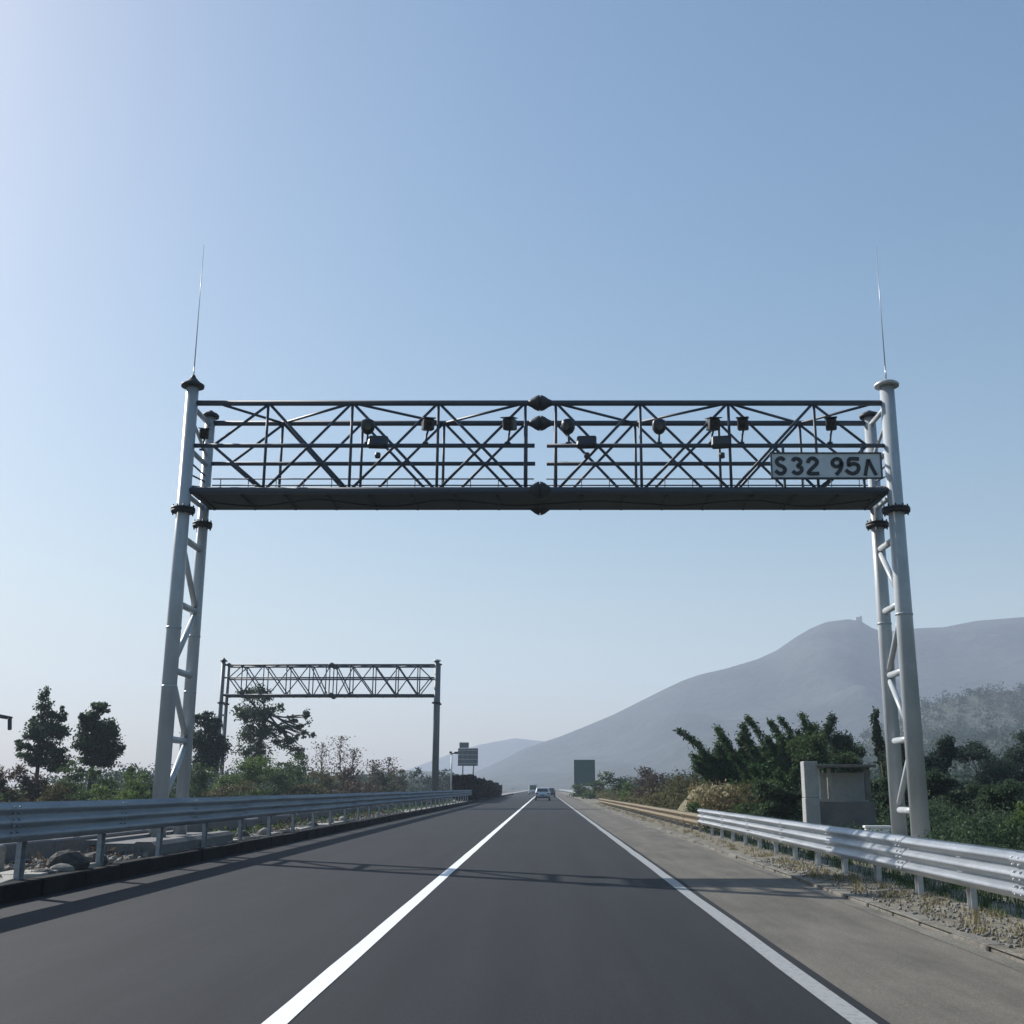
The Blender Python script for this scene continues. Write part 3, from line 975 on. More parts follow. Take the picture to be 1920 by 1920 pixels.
# lamp reaching in at the left edge
P = at(0, 1345, 60)
t = empty('street_lamp', (P.x - 2.0, 60, 0)); tag(t, 'dark street lamp arm with a drooping head at the left edge', 'lamp')
mb = MB(); mb.path([(0, 0, 0), (0, 0, P.z * .6), (0, 0, P.z + .15)], [.12, .1, .07], 10); mb.build('pole', M['flange'], t)
mb = MB(); mb.path([(0, 0, P.z + .1), (1.0, 0, P.z + .28), (2.0, 0, P.z + .1), (2.65, 0, P.z - .02)], [.06, .055, .06, .05], 8)
mb.box(2.1, 0, P.z + .02, .55, .3, .16, Matrix.Rotation(.15, 3, 'Y'), .03); mb.build('arm', M['flange'], t)
mb = MB(); mb.box(2.55, 0, P.z - .35, .16, .2, .62, Matrix.Rotation(-.1, 3, 'Y'), .03); mb.build('lamp_head', M['flange'], t)

# tower on the mountain top
P = at(1609, 1164, 1505)
mb = MB(); mb.prism([(P.x - 4, P.z - 4), (P.x + 4, P.z - 4), (P.x + 4, P.z + 6), (P.x + 1, P.z + 6), (P.x + 1, P.z + 4.5), (P.x - 4, P.z + 4.5)], 1500, 1508)
tag(mb.build('hilltop_tower', M['conc']), 'tiny tower block on the mountain top', 'tower')

# ------------------------------------------------------------------ roadside shelter on the right
KY = 31.0
A, B = at(1503, 1428, KY), at(1634, 1434, KY)
k = empty('roadside_shelter', ((A.x + B.x) / 2, KY, 0)); tag(k, 'small grey concrete shelter with an open front behind the right guardrail', 'shelter')
cx = (A.x + B.x) / 2; ht = A.z
pw = px_size(27, KY)
mb = MB(); mb.box(A.x - cx + pw / 2, 0, ht * .28, pw, .42, ht * .56, None, .015); mb.box(A.x - cx + pw / 2, 0, ht * .78 + .003, pw * .97, .41, ht * .44, None, .015); mb.build('pillar', M['conc'], k)
mb = MB(); mb.box((A.x + pw + B.x) / 2 - cx, .55, B.z / 2 - .1, B.x - A.x - pw, .12, B.z - .2); mb.build('back_wall', M['conc'], k)
zl = at(1550, 1503, KY).z
mb = MB(); mb.box((A.x + pw + B.x) / 2 - cx, -.05, zl / 2, B.x - A.x - pw - .01, .14, zl, None, .01); mb.build('low_wall', M['wallgrey'], k)
mb = MB(); mb.box((A.x + pw + B.x) / 2 - cx, .2, B.z - .03, B.x - A.x - pw + .06, 1.0, .07, None, .01); mb.build('roof', M['wallgrey'], k)
mb = MB(); mb.box(B.x - cx - .1, .15, (zl + B.z) / 2, .14, .10, B.z - zl - .08); mb.build('side_post', M['wallgrey'], k)
for u0, u1, mm in ((1533, 1541, 'white'), (1551, 1562, 'conc_pale')):
    a, b = at(u0, 1436, KY), at(u1, 1500, KY)
    mb = MB(); mb.box((a.x + b.x) / 2 - cx, .1, (a.z + b.z) / 2 - .02, b.x - a.x, .06, a.z - b.z - .08, None, .01); mb.build('upright_board', M[mm], k)
# low white parapet between shelter and gantry leg
a, b = at(1622, 1551, 27.5), at(1668, 1558, 27.5)
mb = MB()
mb.box((a.x + b.x) / 2, 27.5, (a.z - .02) / 2, b.x - a.x, .14, a.z - .02, None, .01)
mb.box((a.x + b.x) / 2, 27.5, a.z + .01, b.x - a.x + .06, .22, .055, None, .01)
tag(mb.build('white_parapet', M['white']), 'short low white parapet between the shelter and the right gantry leg', 'parapet')


# ------------------------------------------------------------------ cars
def car(label, X, Y, m, wagon=False, L=4.6, Wd=1.8, H=1.46):
    t = empty('car' if not wagon else 'van', (X, Y, 0)); tag(t, label, 'car' if not wagon else 'van')
    # rear at y=0; side profile (y, z)
    if wagon:
        low = [(0, .35), (0, 1.0), (L, 1.0), (L + .05, .35)]; roof = [(0.03, 1.0), (.06, H), (L * .82, H), (L, 1.0)]
    else:
        low = [(.02, .30), (0, .62), (.06, .93), (.7, .98), (L - 1.3, .95), (L - .2, .78), (L, .55), (L - .05, .28)]
        roof = [(.55, .97), (1.15, H - .04), (1.7, H), (2.5, H - .01), (3.5, .95)]
    mb = MB()

    def loft(prof, w_of):
        n = len(prof); base = len(mb.v)
        xs = (-1, -.93, .93, 1)
        for xx in xs:
            for (y, z) in prof:
                inset = .04 if abs(xx) == 1 else 0
                cy = L / 2; mb.v.append((xx * w_of(z) / 2, cy + (y - cy) * (1 - inset), z - inset * .6))
        for a in range(3):
            for i in range(n - 1):
                mb.f.append((base + a * n + i, base + a * n + i + 1, base + (a + 1) * n + i + 1, base + (a + 1) * n + i)); mb.s.append(False)
            mb.f.append((base + a * n + n - 1, base + a * n, base + (a + 1) * n, base + (a + 1) * n + n - 1)); mb.s.append(False)
        mb.f.append(tuple(base + i for i in range(n))); mb.s.append(False)
        mb.f.append(tuple(base + 3 * n + i for i in range(n - 1, -1, -1))); mb.s.append(False)
    loft(low, lambda z: Wd - .10 * abs(z - .6))
    loft(roof, lambda z: Wd * (.94 - .30 * max(0, z - .95)) if not wagon else Wd * .95)
    body = mb.build('body', m, t)
    # rear window
    if wagon:
        rw = [(-.68, 1.08, -.012), (.68, 1.08, -.012), (.62, H - .14, .02), (-.62, H - .14, .02)]
    else:
        rw = [(-.66, .62, .985), (.66, .62, .985), (.56, 1.07, H - .10), (-.56, 1.07, H - .10)]
    mb = MB()
    if wagon: mb.quad(*[(p[0], p[2], p[1]) for p in rw])
    else: mb.quad(*[(p[0], p[1] - .03, p[2] + .03) for p in rw])
    mb.build('rear_window', M['glass'], t)
    for sx in (-1, 1):
        mb = MB()
        if wagon: mb.quad((sx * Wd * .478, L * .5, 1.05), (sx * Wd * .478, L * .85, 1.05), (sx * Wd * .478, L * .78, H - .12), (sx * Wd * .478, L * .5, H - .12))
        else: mb.quad((sx * Wd * .472, .95, 1.0), (sx * Wd * .472, 3.25, 1.0), (sx * Wd * .41, 2.45, H - .08), (sx * Wd * .41, 1.35, H - .08))
        mb.build('side_window', M['glass'], t)
        mb = MB(); mb.box(sx * (Wd / 2 - .2), -.0, .80, .30, .08, .14, None, .02); mb.build('tail_lamp', M['redlamp'], t)
        for yy in (.85, L - .85):
            mb = MB(); mb.lathe((sx * (Wd / 2 - .19), yy, .32), (sx, 0, 0), [(0, .30), (.02, .325), (.17, .325), (.19, .30)], 20); wh = mb.build('wheel', M['rubber'], t)
            mb = MB(); mb.lathe((sx * (Wd / 2 - .19), yy, .32), (sx, 0, 0), [(.185, .2), (.2, .19), (.195, .05)], 14); mb.build('rim', M['chrome'], wh)
        mb = MB(); mb.box(sx * (Wd / 2 + .08), L * .62, 1.0, .16, .1, .12, None, .02); mb.build('wing_mirror', m, t)
    mb = MB(); mb.box(0, -.025, .62, .44, .02, .14); mb.build('number_plate', M['plate'], t)
    mb = MB(); mb.box(0, -.01, .38, Wd - .2, .1, .18, None, .03); mb.build('rear_bumper', M['rubber'], t)
    return t


car('pale silver car ahead in our lane, the nearest vehicle', -.28, 135, M['silver'])
car('dark car far ahead in our lane beyond the silver one', .75, 185, M['darkpaint'])
car('white van far ahead in the left lane', -2.6, 250, M['whitepaint'], True, 5.0, 1.9, 2.1)

# ------------------------------------------------------------------ things on the median
def rock(name, label, X, Y, Z, s, m, seed, cat='rock', group=None, n=18):
    rnd = random.Random(seed)
    import bmesh
    bm = bmesh.new(); bmesh.ops.create_icosphere(bm, subdivisions=2, radius=1)
    f = [Vector((rnd.gauss(0, 1), rnd.gauss(0, 1), rnd.gauss(0, 1))).normalized() for _ in range(7)]
    for v in bm.verts:
        d = v.co.normalized()
        k = 1 + sum(.14 * max(-.4, d.dot(q)) ** 3 for q in f) - (.25 if d.z < -.5 else 0)
        k = min(k, 1.1) + rnd.uniform(-.05, .05)
        v.co = Vector((d.x * s[0], d.y * s[1], d.z * s[2])) * k
    me = bpy.data.meshes.new(name); bm.to_mesh(me); bm.free(); me.materials.append(m)
    o = bpy.data.objects.new(name, me); COL.objects.link(o); o.location = (X, Y, Z + s[2] * .7)
    o.rotation_euler = (0, 0, rnd.uniform(0, 3))
    return tag(o, label, cat, group)


zt = .17
rock('dark_sack', 'dark crumpled sack left of the long concrete footing', -7.45, 18.4, zt, (.2, .36, .2), M['sack'], 4, 'sack')
rock('pale_sack', 'pale brown sack against the end of the long concrete footing', -7.5, 19.6, zt, (.18, .3, .15), M['sack'], 8, 'sack')
o1 = ['first', 'second', 'third', 'fourth', 'fifth', 'sixth', 'seventh', 'eighth', 'ninth', 'tenth', 'eleventh', 'twelfth', 'thirteenth', 'fourteenth', 'fifteenth', 'sixteenth',
      'seventeenth', 'eighteenth', 'nineteenth', 'twentieth']
rnd = random.Random(77)
for i, (y, x) in enumerate(((17.4, -7.4), (17.9, -7.35), (28.6, -7.5), (29.4, -7.6), (30.1, -7.4), (31.4, -7.55), (33.0, -7.5), (34.0, -7.6), (36, -7.5), (38, -7.55), (41, -7.5), (44, -7.6))):
    rock('rubble_stone', '%s rubble stone from the left on the median kerb' % o1[i], x, y, zt, (rnd.uniform(.08, .2), rnd.uniform(.12, .26), rnd.uniform(.05, .16)), M['stone'] if i % 3 else M['sack'], 30 + i, 'stone', 'rubble stones on the median')
for i, (y, dx) in enumerate(((17.2, 0), (17.95, 0))):
    mb = MB(); mb.box(-8.6, y, zt + .22, .45, .66, .42, None, .03)
    tag(mb.build('concrete_block', M['conc_pale']), ('left' if i == 0 else 'right') + ' one of two speckled concrete blocks under the left guardrail', 'block', 'speckled concrete blocks')
# loose slabs and a folded sheet
for i in range(14):
    y = 13.6 + i * 1.25 if i < 5 else 27.5 + (i - 5) * 2.1
    mb = MB(); R = Matrix.Rotation(rnd.uniform(-.05, .05), 3, 'X') @ Matrix.Rotation(rnd.uniform(-.07, .03), 3, 'Y') @ Matrix.Rotation(rnd.uniform(-.2, .2), 3, 'Z')
    mb.box(-7.62 + rnd.uniform(-.05, .05), y, zt + .055, rnd.uniform(.55, .7), rnd.uniform(.9, 1.3), .07, R, .01)
    tag(mb.build('paving_slab', M['conc_pale']), '%s loose concrete slab from the left along the median kerb' % o1[i], 'slab', 'loose slabs on the median kerb')
mb = MB()
nx, ny = 14, 36
for i in range(nx + 1):
    for j in range(ny + 1):
        x = -7.3 - 1.1 * i / nx; y = 8.5 + 6.2 * j / ny
        z = zt + .05 + .045 * math.sin(x * 5 + y * 2.6) + .035 * math.sin(y * 5.3 - x * 7) + .02 * math.sin(y * 11 + x * 3)
        mb.v.append((x, y, max(z, zt + .01)))
for i in range(nx):
    for j in range(ny):
        a = i * (ny + 1) + j
        mb.f.append((a, a + 1, a + ny + 2, a + ny + 1)); mb.s.append(True)
tag(mb.build('ground_sheet', M['cloth']), 'rumpled pale green sheet spread on the median at the left edge', 'sheet')

# ------------------------------------------------------------------ vegetation, left side
rnd = random.Random(3)


def shrub(label, u, vtop, wpx, Y, kind, seed, name='shrub', leaf=None, n=None, k=4, group=None, base=.1, clump=.34, long=1.6, cat='shrub'):
    P = at(u, vtop, Y); h = P.z; w = px_size(wpx, Y)
    r = random.Random(seed)
    bl = rand_blobs(r, w, h, k, base)
    leaf = leaf or max(.055, Y * .00125)
    n = n or int(min(16000, max(1500, (w * h) / (leaf ** 2) * 3.6)))
    return tree(name, label, (P.x, Y, 0), bl, n, leaf, LEAF[kind], seed, h * .5, .04 * h * .4, cat, group, clump, 16, True, long)


# two lone trees
Y = 75.0
P = at(85, 1292, Y); s = px_size(1, Y); H = P.z
b = []
for (du, v, rw, rh) in ((2, 1305, 8, 20), (0, 1335, 16, 20), (28, 1345, 14, 12), (-22, 1372, 22, 18), (10, 1372, 26, 20), (38, 1378, 14, 14), (-34, 1398, 16, 12), (-6, 1404, 26, 16), (26, 1412, 16, 12), (36, 1330, 5, 8), (-30, 1352, 8, 8), (-14, 1426, 26, 14), (20, 1432, 24, 14), (-40, 1420, 14, 9)):
    q = at(85 + du, v, Y); b.append((q.x - P.x, rnd.uniform(-.5, .5), q.z, rw * s, rw * s, rh * s))
tree('pine_tree', 'ragged tree with a pointed top at the far left', (P.x, Y, 0), b, 12000, .12, LEAF['dark'], 12, H * .8, .16, clump=.42, nclump=13)
Y = 72.0
P = at(182, 1318, Y); s = px_size(1, Y); H = P.z
b = []
for (du, v, rw, rh) in ((-6, 1324, 10, 9), (8, 1332, 16, 12), (-10, 1345, 18, 12), (-2, 1362, 28, 18), (18, 1372, 24, 20), (-12, 1395, 30, 22), (18, 1405, 26, 18), (34, 1375, 8, 12), (-30, 1380, 10, 12), (-8, 1422, 26, 14), (22, 1426, 22, 12), (-22, 1350, 10, 12)):
    q = at(182 + du, v, Y); b.append((q.x - P.x, rnd.uniform(-.5, .5), q.z, rw * s, rw * s, rh * s))
tree('round_tree', 'dense oval dark tree left of the left gantry leg', (P.x, Y, 0), b, 17000, .12, LEAF['dark'], 13, H * .75, .17, clump=.38, nclump=20)
# tree just right of the left leg
Y = 82.0
P = at(388, 1335, Y); s = px_size(1, Y)
b = []
for (du, v, rw, rh) in ((-8, 1350, 18, 14), (12, 1358, 18, 14), (-10, 1385, 26, 20), (14, 1395, 24, 18), (0, 1425, 30, 20)):
    q = at(388 + du, v, Y); b.append((q.x - P.x, rnd.uniform(-.5, .5), q.z, rw * s, rw * s, rh * s))
tree('leafy_tree', 'blue green tree directly right of the left gantry leg', (P.x, Y, 0), b, 9000, .13, LEAF['blue'], 14, P.z * .7, .17, clump=.38, nclump=18)
# dark sprawling tree behind the far gantry
Y = 104.0
P = at(498, 1282, Y); s = px_size(1, Y)
b = []
for (du, v, rw, rh) in ((-38, 1300, 18, 14), (-8, 1302, 20, 15), (-42, 1335, 22, 18), (-14, 1340, 26, 20), (18, 1326, 12, 10), (-30, 1375, 24, 18), (4, 1372, 22, 18), (36, 1368, 18, 10), (66, 1362, 13, 8), (76, 1345, 10, 12), (30, 1392, 16, 12), (60, 1410, 16, 14), (-20, 1410, 30, 18), (84, 1378, 8, 5), (52, 1350, 12, 8), (50, 1384, 15, 11), (70, 1376, 10, 8)):
    q = at(498 + du, v, Y); b.append((q.x - P.x, rnd.uniform(-.6, .6), q.z, rw * s, rw * s, rh * s))
tree('spreading_tree', 'dark open branched tree behind the left end of the far gantry', (P.x, Y, 0), b, 10500, .15, LEAF['dark'], 15, P.z * .8, .26, clump=.46, nclump=11)

# belt of shrubs from left to right (label looks, pixel, top, width, distance, leaves)
belt = [('reddish brown twiggy shrub at the far left edge', 12, 1440, 70, 62, 'brown'), ('brown twiggy shrub below the pointed tree', 70, 1432, 80, 64, 'brown'),
        ('dark green shrub between the pointed and the oval tree', 130, 1424, 80, 66, 'mid'), ('brown green shrub below the oval tree', 185, 1432, 70, 62, 'mid'),
        ('green shrub left of the left gantry leg', 235, 1436, 70, 60, 'fresh'), ('upright green shrub against the left gantry leg', 268, 1428, 50, 66, 'mid'),
        ('green bush between the two left gantry columns', 330, 1440, 60, 75, 'mid'), ('dark green bush at the foot of the far gantry left leg', 390, 1425, 70, 78, 'mid'),
        ('broad bright green bush below the dark sprawling tree', 455, 1408, 90, 86, 'fresh'), ('round green bush right of the broad bright one', 520, 1412, 90, 92, 'mid'),
        ('green bush right of the sprawling tree', 570, 1424, 80, 98, 'mid'), ('olive bush left of the thin saplings', 620, 1438, 80, 110, 'olive'),
        ('brownish bush under the thin saplings', 665, 1442, 70, 120, 'brown'), ('dark rounded bush left of the far gantry right leg', 716, 1432, 50, 135, 'dark'),
        ('pale olive bush left of the far gantry right leg', 762, 1438, 60, 160, 'olive'), ('hazy bush behind the far gantry right leg', 800, 1440, 60, 190, 'blue'),
        ('hazy low bush right of the far gantry right leg', 838, 1442, 56, 215, 'blue'), ('hazy low bush behind the grey double sign', 872, 1452, 56, 250, 'blue'),
        ('small olive bush low in front of the brown shrubs', 100, 1462, 70, 56, 'olive'), ('low fresh green bush in front of the oval tree', 200, 1462, 70, 54, 'fresh'),
        ('low brown bush under the broad bright green bush', 440, 1462, 90, 74, 'olive'), ('low olive bush at the centre of the left belt', 560, 1464, 100, 90, 'olive'),
        ('low brown bush left of the dark rounded bush', 660, 1466, 90, 108, 'brown'), ('low grey green bush right of the dark rounded bush', 750, 1464, 80, 135, 'olive')]
for i, (lab, u, v, w, Y, kd) in enumerate(belt):
    shrub(lab, u, v, w * 1.15, Y, kd, 100 + i, group='shrubs along the far side of the opposite carriageway', clump=.4, long=2.6 if kd == 'brown' else 1.7)
# thin saplings
for i, (u, v, Y, lab) in enumerate(((605, 1392, 118, 'thin bare sapling nearest to the sprawling tree'), (640, 1380, 122, 'tallest thin bare sapling in the left belt'), (664, 1402, 116, 'thin bare sapling right of the tallest one'),
                                   (700, 1425, 130, 'short thin sapling left of the dark rounded bush'), (730, 1420, 138, 'short thin sapling above the dark rounded bush'))):
    P = at(u, v, Y); H = P.z; t = empty('sapling', (P.x, Y, 0)); tag(t, lab, 'sapling', 'thin saplings in the left belt')
    r = random.Random(i + 50); mb = MB()
    pts = [(0, 0, 0), (.1, 0, H * .4), (-.1, 0, H * .75), (.05, 0, H)]
    mb.path(pts, [.09, .07, .05, .03], 5)
    for q in range(22):
        z = H * r.uniform(.35, .95); a = r.uniform(0, 6.28); l = r.uniform(.5, 1.5) * (1.2 - z / H)
        e = (math.cos(a) * l, math.sin(a) * l, z + l * r.uniform(.5, 1.2))
        mb.path([(0, 0, z), (e[0] * .5, e[1] * .5, z + (e[2] - z) * .4), e], [.035, .025, .015], 4)
    mb.build('trunk', M['bark'], t)
    rng = np.random.default_rng(i + 9)
    Pn = np.stack([rng.normal(0, .55, 420), rng.normal(0, .55, 420), H * rng.uniform(.4, 1.0, 420)], 1)
    me = leaves_mesh('crown', Pn, .13, rng, LEAF['brown'], 1.8)
    o = bpy.data.objects.new('crown', me); COL.objects.link(o); o.parent = t


def mass(name, label, xr, yr, hf, n, leaf, m, seed, cat='undergrowth', long=1.7):
    rng = np.random.default_rng(seed)
    x = rng.uniform(*xr, n); y = rng.uniform(0, 1, n) ** 1.3 * (yr[1] - yr[0]) + yr[0]
    hh = hf(x, y, rng)
    z = hh * rng.uniform(0, 1, n) ** .7
    Pn = np.stack([x, y, z], 1)
    me = leaves_mesh(name, Pn, leaf, rng, m, long)
    o = bpy.data.objects.new(name, me); COL.objects.link(o)
    return tag(o, label, cat, kind='stuff')


def lumpy(a, b, s):
    return lambda x, y, rng: a + b * (np.sin(x * s + 1.3 * np.sin(y * s * .7)) * np.sin(y * s * .9 + 2) * .5 + .5) * rng.uniform(.5, 1, len(x))


mass('undergrowth', 'low mixed undergrowth filling the belt beyond the opposite carriageway', (-36, -27.5), (48, 130), lumpy(.5, 1.4, .9), 26000, .14, LEAF['mid'], 1)
mass('dry_undergrowth', 'dry brown weeds at the front of the left belt', (-31, -26.5), (48, 120), lumpy(.3, 1.1, 1.2), 14000, .12, LEAF['brown'], 2, long=3)
mass('far_thicket', 'hazy far thicket closing the left belt near the vanishing point', (-62, -28), (140, 420), lumpy(2.0, 3.0, .35), 80000, .26, LEAF['blue'], 3, 'thicket')

# dark hedge on the median where the left guardrail ends
rng = np.random.default_rng(5)
t = empty('median_hedge', (-8.3, 155, 0)); tag(t, 'almost black hedge on the median where the left guardrail ends', 'hedge')
n = 42000
y = rng.uniform(-41, 42, n); x = rng.uniform(-.95, .95, n)
z = .2 + (1.85 - y * .008 + .25 * np.sin(y * .31) + .15 * np.sin(y * 1.7)) * rng.uniform(0, 1, n) ** .6
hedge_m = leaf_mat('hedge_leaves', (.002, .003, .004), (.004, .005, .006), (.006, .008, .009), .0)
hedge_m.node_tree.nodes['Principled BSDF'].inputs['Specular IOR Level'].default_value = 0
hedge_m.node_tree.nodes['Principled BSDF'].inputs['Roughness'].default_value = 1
me = leaves_mesh('foliage', np.stack([x, y, z], 1), .26, rng, hedge_m, 1.5)
o = bpy.data.objects.new('foliage', me); COL.objects.link(o); o.parent = t
mb = MB()
for i in range(28): mb.tube((0, -40 + i * 3, .1), (0, -40 + i * 3, 1.2), .06, .03, 6)
mb.build('stems', M['flange'], t)

# ------------------------------------------------------------------ vegetation, right side
def bamboo(label, u, v, Y, w, lean, seed, stems=16, group='arching bamboo clumps behind the right guardrail', kind='bamboo'):
    P = at(u, v, Y); H = P.z; r = random.Random(seed); rng = np.random.default_rng(seed)
    t = empty('bamboo_clump', (P.x + lean * .6, Y, 0)); tag(t, label, 'bamboo', group)
    mb = MB(); pts_all = []
    for i in range(stems):
        a = r.uniform(0, 6.28); rr = r.uniform(0, .35) * w
        bx, by = math.cos(a) * rr, math.sin(a) * rr
        h = H * r.choice((r.uniform(.5, .8), r.uniform(.7, 1.1))); ln = lean * r.uniform(.6, 1.7) + r.uniform(-.5, .5) * w * .6
        ly = r.uniform(-.5, .5) * w * .4
        ps = []
        for k in range(9):
            s_ = k / 8
            ps.append(Vector((bx - ln * s_ ** 2.2, by + ly * s_ ** 2, h * (s_ - .10 * s_ ** 4))))
        mb.path(ps, [.035 * (1 - .8 * k / 8) for k in range(9)], 5)
        for k in range(2, 9):
            m_ = 190
            c = np.array(ps[k]); prev = np.array(ps[k - 1])
            tt = rng.uniform(0, 1, (m_, 1))
            sp = .07 + .30 * (1 - k / 8.5) ** 1.2
            pts_all.append(prev + (c - prev) * tt + rng.normal(size=(m_, 3)) * sp * np.array([1, 1, .8]) + np.array([-.05, 0, -.08]))
    mb.build('stems', M['bark'], t)
    me = leaves_mesh('foliage', np.concatenate(pts_all), .062, rng, LEAF[kind], 3.4)
    o = bpy.data.objects.new('foliage', me); COL.objects.link(o); o.parent = t
    return t


bam = [('leftmost bamboo clump arching out over the slope', 1345, 1352, 50, 1.6, 1.0), ('bamboo clump second from the left with a high tip', 1395, 1352, 51, 1.7, .8),
       ('bamboo clump behind the leftmost one', 1440, 1368, 50, 1.8, .5), ('tall bamboo clump left above the shelter', 1462, 1336, 52, 1.7, .8),
       ('tall bamboo clump directly above the shelter', 1515, 1332, 52, 2.0, .4), ('low bamboo clump in front of the leftmost ones', 1425, 1410, 46, 1.3, .6),
       ('low bamboo clump left of the shelter pillar', 1450, 1420, 42, 1.8, .4)]
for i, (lab, u, v, Y, w, ln) in enumerate(bam):
    bamboo(lab, u, v, Y, w, ln, 200 + i, 18)
rt = [('broad soft green tree behind the bamboo clumps left', 1405, 1378, 120, 56, 'mid', 'leafy_tree', 5), ('broad soft green tree behind the bamboo clumps nearest the shelter', 1500, 1350, 150, 57, 'mid', 'leafy_tree', 5), ('rounded dark green tree right above the shelter', 1596, 1330, 90, 50, 'dark', 'round_tree', 4), ('slim dark cypress between the right gantry columns', 1648, 1312, 34, 47, 'dark', 'cypress', 7),
      ('dark green tree behind the shelter', 1550, 1366, 110, 46, 'mid', 'leafy_tree', 4), ('dark tree behind the right gantry leg', 1680, 1392, 90, 46, 'dark', 'leafy_tree', 4),
      ('twin topped dark green tree just right of the right gantry leg', 1764, 1368, 84, 44, 'blue', 'leafy_tree', 5), ('rounded blue green tree near the right edge', 1846, 1378, 110, 48, 'blue', 'round_tree', 5),
      ('grey green tree cut by the right edge', 1925, 1366, 100, 52, 'blue', 'leafy_tree', 5), ('dark bush right of the right gantry leg', 1790, 1440, 120, 38, 'dark', 'leafy_tree', 4),
      ('broad dark bush below the rounded blue green tree', 1880, 1455, 130, 36, 'dark', 'leafy_tree', 4), ('dark bush behind the gantry footing', 1705, 1455, 90, 38, 'dark', 'leafy_tree', 4),
      ('dark brown green bush left of the right gantry leg', 1640, 1452, 80, 38, 'dark', 'leafy_tree', 4), ('dark bush filling the gap left of the shelter', 1470, 1455, 120, 36, 'dark', 'leafy_tree', 4),
      ('dark bush directly behind the shelter', 1570, 1425, 130, 37, 'dark', 'leafy_tree', 4)]
for i, (lab, u, v, w, Y, kd, nm, k_) in enumerate(rt):
    shrub(lab, u, v, w, Y, kd, 300 + i, name=nm, leaf=.065, n=int(26000 if w > 60 else 12000), k=k_, group='trees and tall bushes behind the right guardrail', base=.02, clump=.36, cat='tree')
rb = [('bright green bush lowest at the right edge', 1905, 1500, 70, 26, 'fresh'), ('olive bush right of the straw coloured slope', 1425, 1462, 60, 42, 'olive'),
      ('olive bush above the beige guardrail', 1300, 1436, 90, 62, 'olive'), ('dry olive bush left of the straw coloured slope', 1262, 1448, 70, 70, 'olive'),
      ('grey green bush above the middle of the beige guardrail', 1222, 1440, 70, 84, 'brown'), ('green bush right of the green road sign', 1160, 1440, 60, 112, 'mid'),
      ('small light green bush at the start of the beige guardrail', 1186, 1466, 36, 95, 'fresh'), ('low green bush in front of the green road sign', 1118, 1462, 44, 150, 'mid'),
      ('far green bush at the foot of the green road sign', 1090, 1470, 34, 185, 'mid'), ('low olive bush behind the middle of the beige guardrail', 1245, 1474, 70, 66, 'olive'),
      ('low dark bush behind the join of the two right guardrails', 1318, 1500, 50, 42, 'mid'), ('low leafy bush behind the near right guardrail', 1420, 1498, 90, 38, 'mid'),
      ('hazy thin bush above the bushes right of the sign', 1200, 1432, 50, 125, 'brown')]
for i, (lab, u, v, w, Y, kd) in enumerate(rb):
    shrub(lab, u, v, w * 1.1, Y, kd, 400 + i, group='bushes along the right verge', clump=.4)
# straw coloured cut slope
mb = MB()
rr = random.Random(6); nx, ny = 26, 14
for j in range(ny + 1):
    for i in range(nx + 1):
        x = 5.7 + 3.6 * i / nx; y = 43.5 + 9 * j / ny
        e = math.sin(math.pi * min(1, i / nx)) ** .5 * min(1, j / 4)
        mb.v.append((x, y, -.1 + 1.75 * e * (.85 + .12 * math.sin(i * .45 + j * .3)) + rr.uniform(-.05, .05) * e))
for j in range(ny):
    for i in range(nx):
        a = j * (nx + 1) + i
        mb.f.append((a, a + 1, a + nx + 2, a + nx + 1)); mb.s.append(True)
tag(mb.build('cut_slope', mat('straw_earth', (.17, .145, .08), .95, 0, [(1.1, (.07, .065, .035), .85), (7, (.24, .2, .12), .5, .5, .7, (1, 1, .25))], (6, .8, .1))), kind='structure')
mass('slope_grass', 'straw coloured grass clinging to the cut slope', (5.7, 9.0), (43.5, 47), lumpy(.8, 1.1, 1.5), 5000, .07, LEAF['straw'], 27, 'grass', 3.5)
mass('tall_undergrowth', 'taller dark undergrowth right of the shelter', (9.3, 19), (24, 62), lumpy(.5, .9, 1.0), 70000, .055, LEAF['dark'], 37)
mass('right_undergrowth', 'dark undergrowth behind the right guardrail', (6.4, 17), (22, 66), lumpy(.15, .55, 1.3), 70000, .05, LEAF['dark'], 7)
mass('far_right_thicket', 'hazy thicket at the foot of the hills on the right', (18, 95), (105, 340), lumpy(2.0, 2.8, .3), 90000, .26, LEAF['blue'], 8, 'thicket')
rng = np.random.default_rng(9)
me0 = foothill.data
co = np.empty(len(me0.vertices) * 3); me0.vertices.foreach_get('co', co); co = co.reshape(-1, 3)
co = co[(co[:, 0] > 90) & (co[:, 1] < 640) & (co[:, 2] > -.5)]
c = co[rng.integers(0, len(co), 1500)] + rng.normal(size=(1500, 3)) * np.array([3, 5, .4])
rad = rng.uniform(1.5, 3.6, 1500)
ix = rng.integers(0, 1500, 90000)
Pn = c[ix] + rng.normal(size=(90000, 3)) * rad[ix][:, None] * np.array([.6, .6, .5]) + np.array([0, 0, 1.6])
me = leaves_mesh('hill_wood', Pn, .8, rng, LEAF['blue'], 1.4)
o = bpy.data.objects.new('hill_wood', me); COL.objects.link(o)
tag(o, 'far hazy wood on the slope of the foothill at right', 'wood', kind='stuff')
mass('roadside_undergrowth', 'undergrowth behind the beige guardrail further along', (6.3, 16), (60, 190), lumpy(.4, 1.3, .8), 26000, .17, LEAF['olive'], 17)


